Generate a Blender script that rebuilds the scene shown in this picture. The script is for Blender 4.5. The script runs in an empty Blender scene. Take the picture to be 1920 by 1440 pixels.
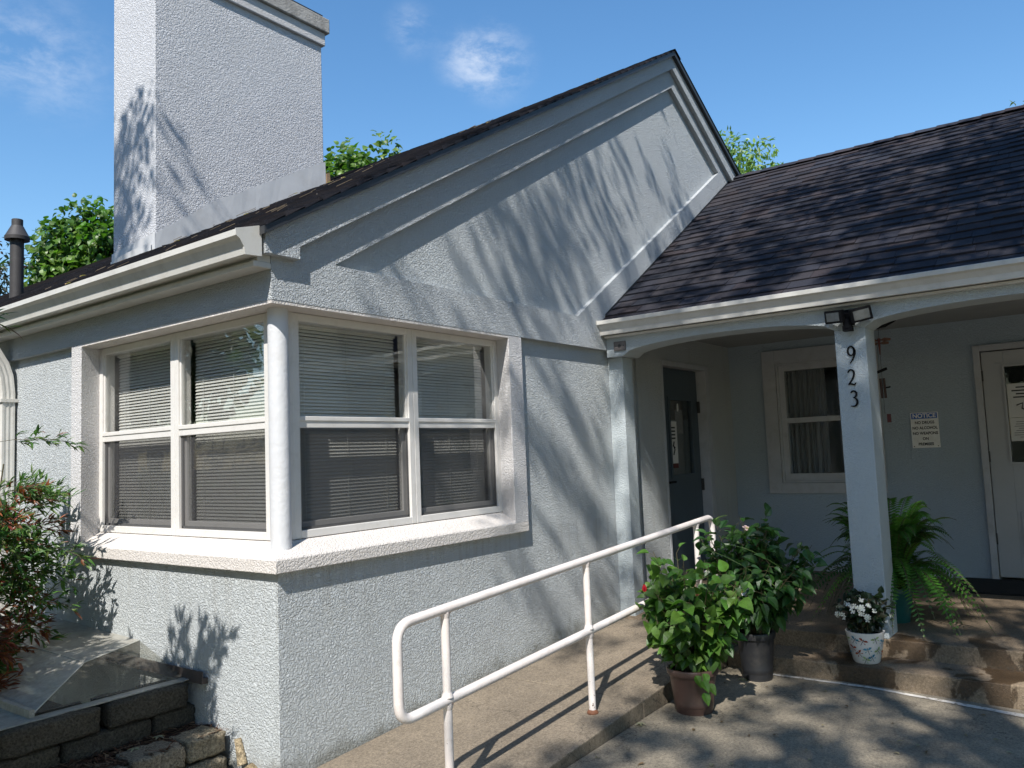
import bpy, bmesh, math, random
from mathutils import Vector, Matrix, noise
R = math.radians
SC = bpy.context.scene
COL = SC.collection

# ---------------------------------------------------------------- camera
cam_d = bpy.data.cameras.new('camera')
cam = bpy.data.objects.new('camera', cam_d); COL.objects.link(cam); SC.camera = cam
yaw, pit, rol = R(36.831), R(4.923), R(-2.313)
CAM = Vector((-2.565, -3.439, 0.407))
F = Vector((math.cos(yaw)*math.cos(pit), math.sin(yaw)*math.cos(pit), math.sin(pit)))
Rt = Vector((math.sin(yaw), -math.cos(yaw), 0)); U = Rt.cross(F)
R2 = Rt*math.cos(rol)+U*math.sin(rol); U2 = -Rt*math.sin(rol)+U*math.cos(rol)
M = Matrix((R2, U2, -F)).transposed().to_4x4(); M.translation = CAM
cam.matrix_world = M
cam_d.sensor_width = 36; cam_d.lens = 1512.34/1920*36
cam_d.clip_start = .05; cam_d.clip_end = 600

# ---------------------------------------------------------------- light
SUN = Vector((-.825, -.350, 1.0)).normalized()      # towards the sun
sd = bpy.data.lights.new('sun', 'SUN'); sd.energy = 4.8; sd.angle = R(.53); sd.color = (1, .955, .89)
sun = bpy.data.objects.new('sun', sd); COL.objects.link(sun)
sun.rotation_euler = SUN.to_track_quat('Z', 'Y').to_euler(); sun.location = (-8, -6, 14)
W = bpy.data.worlds.new('World'); SC.world = W; W.use_nodes = True
nt = W.node_tree; nd = nt.nodes; lk = nt.links
bg = nd['Background']; sky = nd.new('ShaderNodeTexSky'); sky.sky_type = 'NISHITA'; sky.sun_disc = False
sky.sun_elevation = math.asin(SUN.z); sky.sun_rotation = math.atan2(SUN.x, SUN.y)
sky.air_density = 1.25; sky.dust_density = .25; sky.ozone_density = 3.0
def N(t, **k):
    n = nd.new(t)
    for a, b in k.items(): setattr(n, a, b)
    return n
tc = N('ShaderNodeTexCoord')
hs = N('ShaderNodeHueSaturation'); hs.inputs['Saturation'].default_value = 1.22; lk.new(sky.outputs[0], hs.inputs['Color'])
cur = hs.outputs[0]
# wisps of cloud, each at its own place in the sky
mpg = N('ShaderNodeMapping'); mpg.inputs['Scale'].default_value = (1, 1, 1.9); lk.new(tc.outputs['Generated'], mpg.inputs['Vector'])
noi = N('ShaderNodeTexNoise'); noi.inputs['Scale'].default_value = 17; noi.inputs['Detail'].default_value = 9
noi.inputs['Roughness'].default_value = .66; noi.inputs['Distortion'].default_value = .15; lk.new(mpg.outputs[0], noi.inputs['Vector'])
nr = N('ShaderNodeMapRange', interpolation_type='SMOOTHSTEP'); nr.inputs['From Min'].default_value = .36; nr.inputs['From Max'].default_value = .74
lk.new(noi.outputs[0], nr.inputs['Value'])
CLOUDS = [((.712, .540, .449), .060, .45), ((.693, .562, .450), .05, .42), ((.640, .600, .480), .04, .3), ((.352, .832, .415), .085, .30),
          ((.30, .86, .42), .06, .28), ((.2, -.9, .4), .3, .8), ((-.8, .3, .5), .3, .8)]
for d, rad, st in CLOUDS:
    dn = Vector(d).normalized()
    vd = N('ShaderNodeVectorMath', operation='DISTANCE'); vd.inputs[1].default_value = dn
    lk.new(tc.outputs['Generated'], vd.inputs[0])
    mr = N('ShaderNodeMapRange', interpolation_type='SMOOTHSTEP'); mr.inputs['From Min'].default_value = rad; mr.inputs['From Max'].default_value = 0
    mr.inputs['To Min'].default_value = 0; mr.inputs['To Max'].default_value = st; lk.new(vd.outputs['Value'], mr.inputs['Value'])
    gt = N('ShaderNodeMath', operation='MULTIPLY'); lk.new(mr.outputs[0], gt.inputs[0]); lk.new(nr.outputs[0], gt.inputs[1])
    mx = N('ShaderNodeMixRGB'); mx.inputs['Color2'].default_value = (5.6, 5.9, 6.4, 1)
    lk.new(gt.outputs[0], mx.inputs['Fac']); lk.new(cur, mx.inputs['Color1']); cur = mx.outputs[0]
lk.new(cur, bg.inputs['Color']); bg.inputs['Strength'].default_value = .132
vs = SC.view_settings; vs.view_transform = 'Standard'; vs.look = 'None'; vs.exposure = 0.46; vs.gamma = 1

# ---------------------------------------------------------------- mesh builder
WT = {}
rng = random.Random(7)
class MB:
    def __init__(s): s.v = []; s.f = []; s.c = []; s.cur = (1, 1, 1)
    def add(s, vs, fs, col=None):
        b = len(s.v); s.v += [tuple(p) for p in vs]; s.f += [tuple(b+i for i in f) for f in fs]
        s.c += [col or s.cur]*len(fs)
    def box(s, x0, x1, y0, y1, z0, z1, col=None):
        s.add([(x, y, z) for z in (z0, z1) for y in (y0, y1) for x in (x0, x1)],
              [(0, 2, 3, 1), (4, 5, 7, 6), (0, 1, 5, 4), (2, 6, 7, 3), (0, 4, 6, 2), (1, 3, 7, 5)], col)
        return s
    def prism(s, poly, ax, a, b, col=None):
        # poly: 2D points in the plane of the other two axes (cyclic order x,y,z)
        def P(p, t):
            return {'x': (t, p[0], p[1]), 'y': (p[0], t, p[1]), 'z': (p[0], p[1], t)}[ax]
        n = len(poly); V = [P(p, a) for p in poly]+[P(p, b) for p in poly]
        ar = sum(poly[i][0]*poly[(i+1) % n][1]-poly[(i+1) % n][0]*poly[i][1] for i in range(n))
        fl = (ar > 0) ^ (a < b) ^ (ax == 'y')
        fs = [tuple(range(n)), tuple(range(2*n-1, n-1, -1))]+[(i, i+n, (i+1) % n+n, (i+1) % n) for i in range(n)]
        if not fl: fs = [tuple(reversed(f)) for f in fs]
        s.add(V, fs, col); return s
    def tube(s, pts, r, n=12, cap=True, col=None):
        pts = [Vector(p) for p in pts]; rs = r if isinstance(r, (list, tuple)) else [r]*len(pts)
        V = []; prev = None
        for i, p in enumerate(pts):
            d = (pts[min(i+1, len(pts)-1)]-pts[max(i-1, 0)]).normalized()
            if prev is None:
                a = Vector((0, 0, 1)) if abs(d.z) < .9 else Vector((1, 0, 0))
                u = d.cross(a).normalized()
            else: u = (prev-d*prev.dot(d)).normalized()
            prev = u; w = d.cross(u)
            V += [p+(u*math.cos(2*math.pi*k/n)+w*math.sin(2*math.pi*k/n))*rs[i] for k in range(n)]
        fs = [(i*n+k, i*n+(k+1) % n, (i+1)*n+(k+1) % n, (i+1)*n+k) for i in range(len(pts)-1) for k in range(n)]
        if cap: fs += [tuple(range(n-1, -1, -1)), tuple(range((len(pts)-1)*n, len(pts)*n))]
        s.add(V, fs, col); return s
    def lathe(s, prof, c, n=24, col=None):
        V = [(c[0]+r*math.cos(2*math.pi*k/n), c[1]+r*math.sin(2*math.pi*k/n), c[2]+z) for r, z in prof for k in range(n)]
        s.add(V, [(i*n+k, i*n+(k+1) % n, (i+1)*n+(k+1) % n, (i+1)*n+k) for i in range(len(prof)-1) for k in range(n)], col)
        return s
    def build(s, name, m, parent=None, smooth=False, bevel=0, loc=None, angle=None):
        me = bpy.data.meshes.new(name); me.from_pydata(s.v, [], s.f)
        ca = me.color_attributes.new('Col', 'FLOAT_COLOR', 'CORNER')
        buf = []
        for f, c in zip(s.f, s.c): buf += [c[0], c[1], c[2], 1.0]*len(f)
        ca.data.foreach_set('color', buf)
        me.materials.append(m)
        if smooth: me.shade_smooth()
        me.update()
        if smooth and angle: me.set_sharp_from_angle(angle=angle)
        o = bpy.data.objects.new(name, me); COL.objects.link(o)
        if loc is not None: o.location = loc; WT[o.name] = Vector(loc)
        else: WT[o.name] = Vector((0, 0, 0))
        if parent is not None:
            o.parent = parent; o.location = Vector(o.location)-WT[parent.name]
        if bevel:
            b = o.modifiers.new('bevel', 'BEVEL'); b.width = bevel; b.segments = 2; b.limit_method = 'ANGLE'; b.angle_limit = R(40)
        return o
def tag(o, label=None, cat=None, group=None, kind=None):
    if label: o['label'] = label
    if cat: o['category'] = cat
    if group: o['group'] = group
    if kind: o['kind'] = kind
    return o
def thing(name, loc, label, cat, group=None):
    o = bpy.data.objects.new(name, None); COL.objects.link(o); o.location = loc; o.empty_display_size = .1
    WT[o.name] = Vector(loc); return tag(o, label, cat, group)

# ---------------------------------------------------------------- materials
def mat(name, build):
    m = bpy.data.materials.new(name); m.use_nodes = True; t = m.node_tree
    t.nodes.clear(); out = t.nodes.new('ShaderNodeOutputMaterial')
    def n(ty, ins=None, **k):
        q = t.nodes.new(ty)
        for a, b in k.items(): setattr(q, a, b)
        for a, b in (ins or {}).items():
            if hasattr(b, 'is_output') and b.is_output: t.links.new(b, q.inputs[a])
            else: q.inputs[a].default_value = b
        return q
    sh = build(n, t); t.links.new(sh, out.inputs['Surface']); return m
def c4(c): return (c[0], c[1], c[2], 1)
def noise_n(n, v, sc, det=4, ro=.55, dist=0):
    return n('ShaderNodeTexNoise', {'Vector': v, 'Scale': sc, 'Detail': det, 'Roughness': ro, 'Distortion': dist})
def ramp(n, f, stops):
    r = n('ShaderNodeValToRGB', {'Fac': f}); e = r.color_ramp.elements
    while len(e) < len(stops): e.new(.5)
    for q, (p, c) in zip(e, stops): q.position = p; q.color = c4(c) if not isinstance(c, (int, float)) else (c, c, c, 1)
    return r.outputs['Color']
def mixc(n, f, a, b, mode='MIX'):
    r = n('ShaderNodeMixRGB', {'Fac': f, 'Color1': a, 'Color2': b}, blend_type=mode); return r.outputs[0]
def principled(n, col, rough=.6, bump=None, bs=.3, bd=.01, spec=.5, metal=0):
    ins = {'Base Color': col, 'Roughness': rough, 'Specular IOR Level': spec, 'Metallic': metal}
    if bump is not None:
        ins['Normal'] = n('ShaderNodeBump', {'Height': bump, 'Strength': bs, 'Distance': bd}).outputs[0]
    return n('ShaderNodeBsdfPrincipled', ins).outputs[0]

def stucco(name, col, dark=.82, scale=64, bd=.0053, stain=True, low=None, bs=1.0):
    def b(n, t):
        co = n('ShaderNodeTexCoord').outputs['Object']
        # worm-like trowelled texture: the zero lines of a warped noise
        w = noise_n(n, co, scale*.9, 2, .5)
        off = n('ShaderNodeVectorMath', {0: w.outputs['Color'], 1: (.022, .022, .022)}, operation='MULTIPLY').outputs[0]
        c2 = n('ShaderNodeVectorMath', {0: co, 1: off}, operation='ADD').outputs[0]
        a = noise_n(n, c2, scale, 1.5, .4).outputs['Fac']
        s1 = n('ShaderNodeMath', {0: a, 1: .5}, operation='SUBTRACT').outputs[0]
        s2 = n('ShaderNodeMath', {0: s1}, operation='ABSOLUTE').outputs[0]
        h = n('ShaderNodeMapRange', {'Value': s2, 'From Min': 0, 'From Max': .15}, interpolation_type='SMOOTHSTEP').outputs[0]
        fine = noise_n(n, co, scale*4.5, 3, .6).outputs['Fac']
        hh = n('ShaderNodeMath', {0: fine, 1: .45}, operation='MULTIPLY').outputs[0]
        h2 = n('ShaderNodeMath', {0: h, 1: hh}, operation='ADD').outputs[0]
        und = noise_n(n, co, 2.2, 3, .5).outputs['Fac']
        h3 = n('ShaderNodeMath', {0: h2, 1: n('ShaderNodeMath', {0: und, 1: 2.2}, operation='MULTIPLY').outputs[0]}, operation='ADD').outputs[0]
        pat = noise_n(n, co, 1.7, 6, .6).outputs['Fac']
        c = mixc(n, ramp(n, pat, [(.3, 0), (.72, 1)]), c4([x*.93 for x in col]), c4(col))
        sp = noise_n(n, co, 26, 4, .7).outputs['Fac']
        c = mixc(n, ramp(n, sp, [(.25, 1), (.42, 0)]), c, c4([x*.86 for x in col]))
        if stain:
            sx = n('ShaderNodeSeparateXYZ', {0: co}).outputs
            # dirt splashed up from the paving, ragged edge
            nz = noise_n(n, co, 5, 6, .7).outputs['Fac']
            k = n('ShaderNodeMath', {0: n('ShaderNodeMath', {0: nz, 1: .42}, operation='MULTIPLY').outputs[0], 1: n('ShaderNodeMath', {0: sx['Z'], 1: n('ShaderNodeMath', {0: sx['X'], 1: .0615}, operation='MULTIPLY').outputs[0]}, operation='SUBTRACT').outputs[0]}, operation='SUBTRACT').outputs[0]
            fl = n('ShaderNodeMapRange', {'Value': k, 'From Min': 1.235, 'From Max': 1.42, 'To Max': .8}, interpolation_type='SMOOTHSTEP').outputs[0]
            c = mixc(n, fl, c, (.20, .20, .17, 1))
            st = n('ShaderNodeMapping', {'Vector': co, 'Scale': (9, 9, .7)}).outputs[0]
            sk = noise_n(n, st, 1, 4, .6).outputs['Fac']
            c = mixc(n, n('ShaderNodeMath', {0: ramp(n, sk, [(.55, 0), (.75, 1)]), 1: .16}, operation='MULTIPLY').outputs[0], c, (.30, .30, .27, 1))
            um = n('ShaderNodeMapRange', {'Value': sx['Z'], 'From Min': -.62, 'From Max': -.14}, interpolation_type='SMOOTHSTEP').outputs[0]
            ub = n('ShaderNodeMath', {0: sx['Z'], 1: -.14}, operation='LESS_THAN').outputs[0]
            st2 = n('ShaderNodeMapping', {'Vector': co, 'Scale': (17, 17, .9)}).outputs[0]
            s3 = ramp(n, noise_n(n, st2, 1, 5, .65).outputs['Fac'], [(.50, 0), (.68, 1)])
            um = n('ShaderNodeMath', {0: n('ShaderNodeMath', {0: um, 1: ub}, operation='MULTIPLY').outputs[0], 1: s3}, operation='MULTIPLY').outputs[0]
            c = mixc(n, n('ShaderNodeMath', {0: um, 1: .30}, operation='MULTIPLY').outputs[0], c, (.27, .25, .20, 1))
        return principled(n, c, .88, h3, bs, bd, .25)
    return mat(name, b)
M_BLUE = stucco('pale blue grey stucco', (.535, .567, .58))
M_GREY = stucco('grey painted stucco', (.495, .525, .545), stain=False)
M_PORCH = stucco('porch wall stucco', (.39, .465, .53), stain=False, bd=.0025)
M_COLUMN = stucco('column stucco', (.46, .51, .53), stain=False, bd=.0022)
M_WHITE = stucco('white stucco trim', (.62, .61, .61), stain=False, scale=60, bd=.003)
M_SILL = stucco('white stucco sill', (.66, .62, .585), stain=False, scale=55, bd=.0022)
M_CHIM = stucco('chimney stucco', (.59, .60, .625), stain=False, scale=52, bd=.0045)

def simple(name, col, rough=.5, var=.12, sc=8, spec=.5, metal=0, bump=.0, bsc=60, dirt=None, dsc=5, damt=.5):
    def b(n, t):
        co = n('ShaderNodeTexCoord').outputs['Object']
        v = noise_n(n, co, sc, 5, .6).outputs['Fac']
        c = mixc(n, ramp(n, v, [(.3, 0), (.7, 1)]), c4([x*(1-var) for x in col]), c4([min(1, x*(1+var*.4)) for x in col]))
        if dirt:
            d = noise_n(n, co, dsc, 6, .7).outputs['Fac']
            c = mixc(n, n('ShaderNodeMath', {0: ramp(n, d, [(.5, 0), (.72, 1)]), 1: damt}, operation='MULTIPLY').outputs[0], c, c4(dirt))
        h = noise_n(n, co, bsc, 4, .6).outputs['Fac']
        return principled(n, c, rough, h, 1.0, max(bump, .0001), spec, metal)
    return mat(name, b)
M_VINYL = simple('white vinyl', (.70, .68, .65), .42, .06, 3, dirt=(.40, .36, .30), dsc=14, damt=.22, bump=.0004)
M_GUTTER = simple('white aluminium gutter', (.60, .59, .555), .38, .10, 2, dirt=(.30, .27, .22), dsc=7, damt=.30, bump=.0012, bsc=14)
def rail_b(n, t):
    co = n('ShaderNodeTexCoord').outputs['Object']
    v = noise_n(n, co, 5, 4, .6).outputs['Fac']; w = noise_n(n, co, 34, 5, .65).outputs['Fac']; q = noise_n(n, co, 12, 5, .7).outputs['Fac']
    c = mixc(n, ramp(n, v, [(.3, 0), (.7, 1)]), (.70, .63, .59, 1), (.77, .72, .69, 1))
    c = mixc(n, n('ShaderNodeMath', {0: ramp(n, q, [(.52, 0), (.7, 1)]), 1: .35}, operation='MULTIPLY').outputs[0], c, (.40, .34, .28, 1))
    z = n('ShaderNodeSeparateXYZ', {0: co}).outputs['Z']
    lo = n('ShaderNodeMapRange', {'Value': z, 'From Min': -.75, 'From Max': -1.08, 'To Min': .745, 'To Max': .60}).outputs[0]
    ch = n('ShaderNodeMath', {0: w, 1: lo}, operation='GREATER_THAN').outputs[0]
    c = mixc(n, ch, c, (.10, .06, .045, 1))
    return principled(n, c, .42, w, 1.0, .0012, .5)
M_RAIL = mat('white rail paint', rail_b)
M_POLE = simple('white pole paint', (.62, .63, .65), .45, .05, 4, dirt=(.5, .42, .3), dsc=9, damt=.15, bump=.0035, bsc=22)
M_FLASH = simple('painted metal flashing', (.56, .57, .58), .5, .08, 2, dirt=(.36, .34, .32), dsc=3, damt=.35, bump=.004, bsc=4)
M_DARKMETAL = simple('dark metal', (.035, .037, .04), .5, .3, 6, bump=.001)
M_VENT = simple('weathered dark flue metal', (.05, .046, .045), .6, .3, 5, bump=.001)
M_BLACK = simple('black plastic', (.010, .010, .011), .75, .2, 9, spec=.15)
M_DOORBLUE = simple('blue grey door paint', (.06, .085, .105), .45, .1, 3, bump=.0006)
M_DOORWHITE = simple('off white door paint', (.40, .415, .43), .5, .08, 3, bump=.0006)
M_TRIMIN = simple('porch trim paint', (.44, .46, .49), .55, .12, 5, dirt=(.2, .18, .16), dsc=9, damt=.3, bump=.001)
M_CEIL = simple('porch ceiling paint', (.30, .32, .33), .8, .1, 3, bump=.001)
M_ROOM = simple('room wall paint', (.32, .30, .27), .9, .1, 2)
M_BLIND = simple('blind slat', (.80, .79, .74), .45, .05, 2)
M_PAPER = simple('white paper', (.62, .62, .60), .7, .05, 5)
M_SIGNW = simple('sign face white', (.80, .81, .80), .35, .08, 12, dirt=(.35, .32, .28), dsc=20, damt=.2)
M_SIGNB = simple('sign blue', (.03, .13, .48), .35, .1, 8)
M_INK = simple('black ink', (.012, .012, .014), .5, .1, 8)
M_BROWNPOT = simple('brown plastic pot', (.080, .045, .036), .38, .18, 6, dirt=(.2, .15, .12), dsc=8, damt=.3, bump=.0006)
M_BLACKPOT = simple('black nursery pot', (.02, .021, .024), .4, .3, 6, dirt=(.08, .07, .06), dsc=8, damt=.4)
M_TEAL = simple('teal pot glaze', (.01, .10, .10), .35, .15, 6)
M_CERAMIC = simple('white ceramic', (.74, .72, .68), .22, .05, 5)
M_SOIL = simple('potting soil', (.035, .024, .017), .95, .5, 40, bump=.01, bsc=60)
M_WOOD = simple('weathered wood', (.30, .20, .12), .8, .25, 20, bump=.002)
M_RED = simple('red wood', (.10, .02, .015), .6, .2, 20)
M_RUST = simple('rusted steel', (.20, .08, .04), .8, .4, 30, bump=.002)
M_BARK = simple('bark', (.13, .10, .075), .9, .35, 12, bump=.02, bsc=18)
M_STEM = simple('green brown stems', (.10, .085, .04), .7, .3, 25, bump=.001)
M_RIBBON = simple('pink flag plastic', (.3, .3, .3), .5)

def leafmat(name, trans=.35, rough=.42, spec=.5):
    def b(n, t):
        a = n('ShaderNodeVertexColor', layer_name='Col').outputs['Color']
        co = n('ShaderNodeTexCoord').outputs['Object']
        v = noise_n(n, co, 35, 3, .6).outputs['Fac']
        c = mixc(n, .55, a, n('ShaderNodeMixRGB', {'Fac': 1, 'Color1': a, 'Color2': ramp(n, v, [(.3, .5), (.7, 1.35)])}, blend_type='MULTIPLY').outputs[0])
        p = principled(n, c, rough, None, spec=spec)
        tcol = n('ShaderNodeMixRGB', {'Fac': 1, 'Color1': c, 'Color2': (1.05, 1.5, .55, 1)}, blend_type='MULTIPLY').outputs[0]
        tr = n('ShaderNodeBsdfTranslucent', {'Color': tcol}).outputs[0]
        return n('ShaderNodeMixShader', {0: trans, 1: p, 2: tr}).outputs[0]
    return mat(name, b)
M_LEAF = leafmat('leaf'); M_PETAL = leafmat('petal', .2, .6, .3)

def vcol(name, rough=.9, bump=.004, bsc=220, spec=.2, speck=.35):
    def b(n, t):
        a = n('ShaderNodeVertexColor', layer_name='Col').outputs['Color']
        co = n('ShaderNodeTexCoord').outputs['Object']
        v = noise_n(n, co, bsc, 3, .7).outputs['Fac']
        g = n('ShaderNodeMixRGB', {'Fac': 1, 'Color1': a, 'Color2': ramp(n, v, [(.3, 1-speck), (.7, 1+speck)])}, blend_type='MULTIPLY').outputs[0]
        w = noise_n(n, co, 1.3, 5, .6).outputs['Fac']
        g = n('ShaderNodeMixRGB', {'Fac': 1, 'Color1': g, 'Color2': ramp(n, w, [(.3, .8), (.7, 1.2)])}, blend_type='MULTIPLY').outputs[0]
        return principled(n, g, rough, v, 1.0, bump, spec)
    return mat(name, b)
M_SHINGLE = vcol('asphalt shingles', bump=.003, bsc=260, speck=.45)
M_STONE = vcol('split face block', bump=.02, bsc=85, speck=.6)
M_MULCH = vcol('mulch', bump=.003, bsc=90, speck=.5)

def concrete(name, col, stainc, wet=False, sc=1.0):
    def b(n, t):
        co = n('ShaderNodeTexCoord').outputs['Object']
        base = noise_n(n, co, 2.6*sc, 7, .65).outputs['Fac']
        c = mixc(n, ramp(n, base, [(.3, 0), (.7, 1)]), c4(stainc), c4(col))
        bl = noise_n(n, co, 11, 6, .75).outputs['Fac']
        c = mixc(n, n('ShaderNodeMath', {0: ramp(n, bl, [(.5, 0), (.68, 1)]), 1: .55}, operation='MULTIPLY').outputs[0], c, c4([x*.55 for x in col]))
        vo = n('ShaderNodeTexVoronoi', {'Vector': co, 'Scale': 52.0})
        pb = n('ShaderNodeMapRange', {'Value': vo.outputs['Distance'], 'From Min': .30, 'From Max': .16}).outputs[0]
        ex = noise_n(n, co, 7, 4, .6).outputs['Fac']
        sep = n('ShaderNodeSeparateColor', {0: vo.outputs['Color']}).outputs
        pm = n('ShaderNodeMath', {0: pb, 1: n('ShaderNodeMath', {0: sep[0], 1: .60}, operation='GREATER_THAN').outputs[0]}, operation='MULTIPLY').outputs[0]
        pm = n('ShaderNodeMath', {0: pm, 1: ramp(n, ex, [(.42, 0), (.62, 1)])}, operation='MULTIPLY').outputs[0]
        c = mixc(n, n('ShaderNodeMath', {0: pm, 1: .8}, operation='MULTIPLY').outputs[0], c, mixc(n, sep[1], (.42, .36, .29, 1), (.16, .13, .11, 1)))
        gr = noise_n(n, co, 240, 3, .7).outputs['Fac']
        c = n('ShaderNodeMixRGB', {'Fac': 1, 'Color1': c, 'Color2': ramp(n, gr, [(.3, .62), (.7, 1.32)])}, blend_type='MULTIPLY').outputs[0]
        g3 = noise_n(n, co, 70, 4, .7).outputs['Fac']
        c = n('ShaderNodeMixRGB', {'Fac': 1, 'Color1': c, 'Color2': ramp(n, g3, [(.36, .70), (.6, 1.15)])}, blend_type='MULTIPLY').outputs[0]
        rough = .88
        if wet:
            mp = n('ShaderNodeMapping', {'Vector': co, 'Scale': (1.6, 2.1, 1.2)}).outputs[0]
            wn = noise_n(n, mp, 1.5, 5, .6, .3).outputs['Fac']
            k = n('ShaderNodeMapRange', {'Value': wn, 'From Min': .515, 'From Max': .54}).outputs[0]
            sy = n('ShaderNodeSeparateXYZ', {0: co}).outputs
            ky = n('ShaderNodeMapRange', {'Value': sy['Y'], 'From Min': -1.5, 'From Max': -1.85}).outputs[0]
            kx = n('ShaderNodeMapRange', {'Value': sy['X'], 'From Min': 3.9, 'From Max': 3.5}).outputs[0]
            k = n('ShaderNodeMath', {0: n('ShaderNodeMath', {0: k, 1: ky}, operation='MULTIPLY').outputs[0], 1: kx}, operation='MULTIPLY').outputs[0]
            c = mixc(n, k, c, n('ShaderNodeMixRGB', {'Fac': 1, 'Color1': c, 'Color2': (.34, .29, .24, 1)}, blend_type='MULTIPLY').outputs[0])
            rough = n('ShaderNodeMapRange', {'Value': k, 'To Min': .88, 'To Max': .35}).outputs[0]
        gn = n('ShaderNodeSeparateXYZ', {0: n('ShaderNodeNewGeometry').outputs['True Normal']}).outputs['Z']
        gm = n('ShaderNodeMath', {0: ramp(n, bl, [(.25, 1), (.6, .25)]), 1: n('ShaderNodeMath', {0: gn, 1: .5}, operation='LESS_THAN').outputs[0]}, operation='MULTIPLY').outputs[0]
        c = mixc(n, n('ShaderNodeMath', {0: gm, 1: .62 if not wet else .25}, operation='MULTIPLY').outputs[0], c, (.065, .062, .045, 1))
        crk = n('ShaderNodeTexVoronoi', {'Vector': n('ShaderNodeVectorMath', {0: co, 1: n('ShaderNodeVectorMath', {0: noise_n(n, co, 2.2, 6, .7).outputs['Color'], 1: (.9, .9, .9)}, operation='MULTIPLY').outputs[0]}, operation='ADD').outputs[0], 'Scale': .55}, feature='DISTANCE_TO_EDGE').outputs['Distance']
        ck = n('ShaderNodeMapRange', {'Value': crk, 'From Min': .0035, 'From Max': .0012}).outputs[0]
        c = mixc(n, n('ShaderNodeMath', {0: ck, 1: .75}, operation='MULTIPLY').outputs[0], c, (.05, .045, .038, 1))
        hh = n('ShaderNodeMath', {0: gr, 1: n('ShaderNodeMath', {0: pm, 1: 1.5}, operation='MULTIPLY').outputs[0]}, operation='ADD').outputs[0]
        hh = n('ShaderNodeMath', {0: hh, 1: n('ShaderNodeMath', {0: bl, 1: 1.5}, operation='MULTIPLY').outputs[0]}, operation='ADD').outputs[0]
        return principled(n, c, rough, hh, .9, .004, .3)
    return mat(name, b)
M_PATIO = concrete('patio concrete', (.33, .285, .215), (.20, .175, .135))
M_RAMP = concrete('ramp concrete', (.285, .235, .175), (.20, .165, .125))
M_STEP = concrete('step concrete', (.31, .235, .16), (.20, .155, .11), wet=True)
def grass_b(n, t):
    co = n('ShaderNodeTexCoord').outputs['Object']
    v = noise_n(n, co, 3, 6, .7).outputs['Fac']; w = noise_n(n, co, 60, 3, .7).outputs['Fac']
    c = mixc(n, ramp(n, v, [(.35, 0), (.65, 1)]), (.065, .08, .04, 1), (.09, .10, .055, 1))
    return principled(n, c, .9, w, 1, .03, .2)
M_GRASS = mat('lawn', grass_b)
def paintline_b(n, t):
    co = n('ShaderNodeTexCoord').outputs['Object']
    v = noise_n(n, co, 28, 5, .75).outputs['Fac']
    c = mixc(n, ramp(n, v, [(.36, 0), (.48, 1)]), (.20, .17, .14, 1), (.60, .57, .52, 1))
    return principled(n, c, .8, v, .6, .002, .3)
M_LINE = mat('worn white paint', paintline_b)

def glass(name, tint=(.9, .95, .93), refl=1.0):
    def b(n, t):
        fr = n('ShaderNodeFresnel', {'IOR': 1.5}).outputs[0]
        f2 = n('ShaderNodeMath', {0: fr, 1: .32*refl}, operation='MULTIPLY').outputs[0]
        f3 = n('ShaderNodeMath', {0: f2, 1: .9}, operation='MINIMUM').outputs[0]
        tr = n('ShaderNodeBsdfTransparent', {'Color': c4(tint)}).outputs[0]
        co = n('ShaderNodeTexCoord').outputs['Object']
        wv = noise_n(n, co, 2.5, 2, .5).outputs['Fac']
        bp = n('ShaderNodeBump', {'Height': wv, 'Strength': .5, 'Distance': .004}).outputs[0]
        gl = n('ShaderNodeBsdfGlossy', {'Roughness': .01, 'Normal': bp}).outputs[0]
        return n('ShaderNodeMixShader', {0: f3, 1: tr, 2: gl}).outputs[0]
    return mat(name, b)
M_GLASS = glass('window glass', (.97, .975, .972))
def screen_b(n, t):
    tr = n('ShaderNodeBsdfTransparent', {'Color': (1, 1, 1, 1)}).outputs[0]
    d = n('ShaderNodeBsdfDiffuse', {'Color': (.06, .06, .063, 1)}).outputs[0]
    return n('ShaderNodeMixShader', {0: .55, 1: tr, 2: d}).outputs[0]
M_SCREEN = mat('insect screen mesh', screen_b)
def plexi_b(n, t):
    co = n('ShaderNodeTexCoord').outputs['Object']
    v = noise_n(n, co, 6, 6, .7).outputs['Fac']; w = noise_n(n, co, 50, 3, .6).outputs['Fac']
    c = mixc(n, ramp(n, w, [(.3, 0), (.7, 1)]), (.52, .50, .45, 1), (.38, .37, .33, 1))
    d = n('ShaderNodeBsdfPrincipled', {'Base Color': c, 'Roughness': .35}).outputs[0]
    tr = n('ShaderNodeBsdfTransparent', {'Color': (.85, .86, .80, 1)}).outputs[0]
    f = n('ShaderNodeMapRange', {'Value': v, 'From Min': .3, 'From Max': .65, 'To Min': .50, 'To Max': .82}).outputs[0]
    return n('ShaderNodeMixShader', {0: f, 1: tr, 2: d}).outputs[0]
M_PLEXI = mat('dusty clear plastic', plexi_b)
def plexi2_b(n, t):
    fr = n('ShaderNodeFresnel', {'IOR': 1.5}).outputs[0]
    d = n('ShaderNodeBsdfPrincipled', {'Base Color': (.25, .24, .21, 1), 'Roughness': .3}).outputs[0]
    tr = n('ShaderNodeBsdfTransparent', {'Color': (.9, .9, .86, 1)}).outputs[0]
    return n('ShaderNodeMixShader', {0: .25, 1: tr, 2: d}).outputs[0]
M_PLEXI2 = mat('clear plastic end', plexi2_b)

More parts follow.
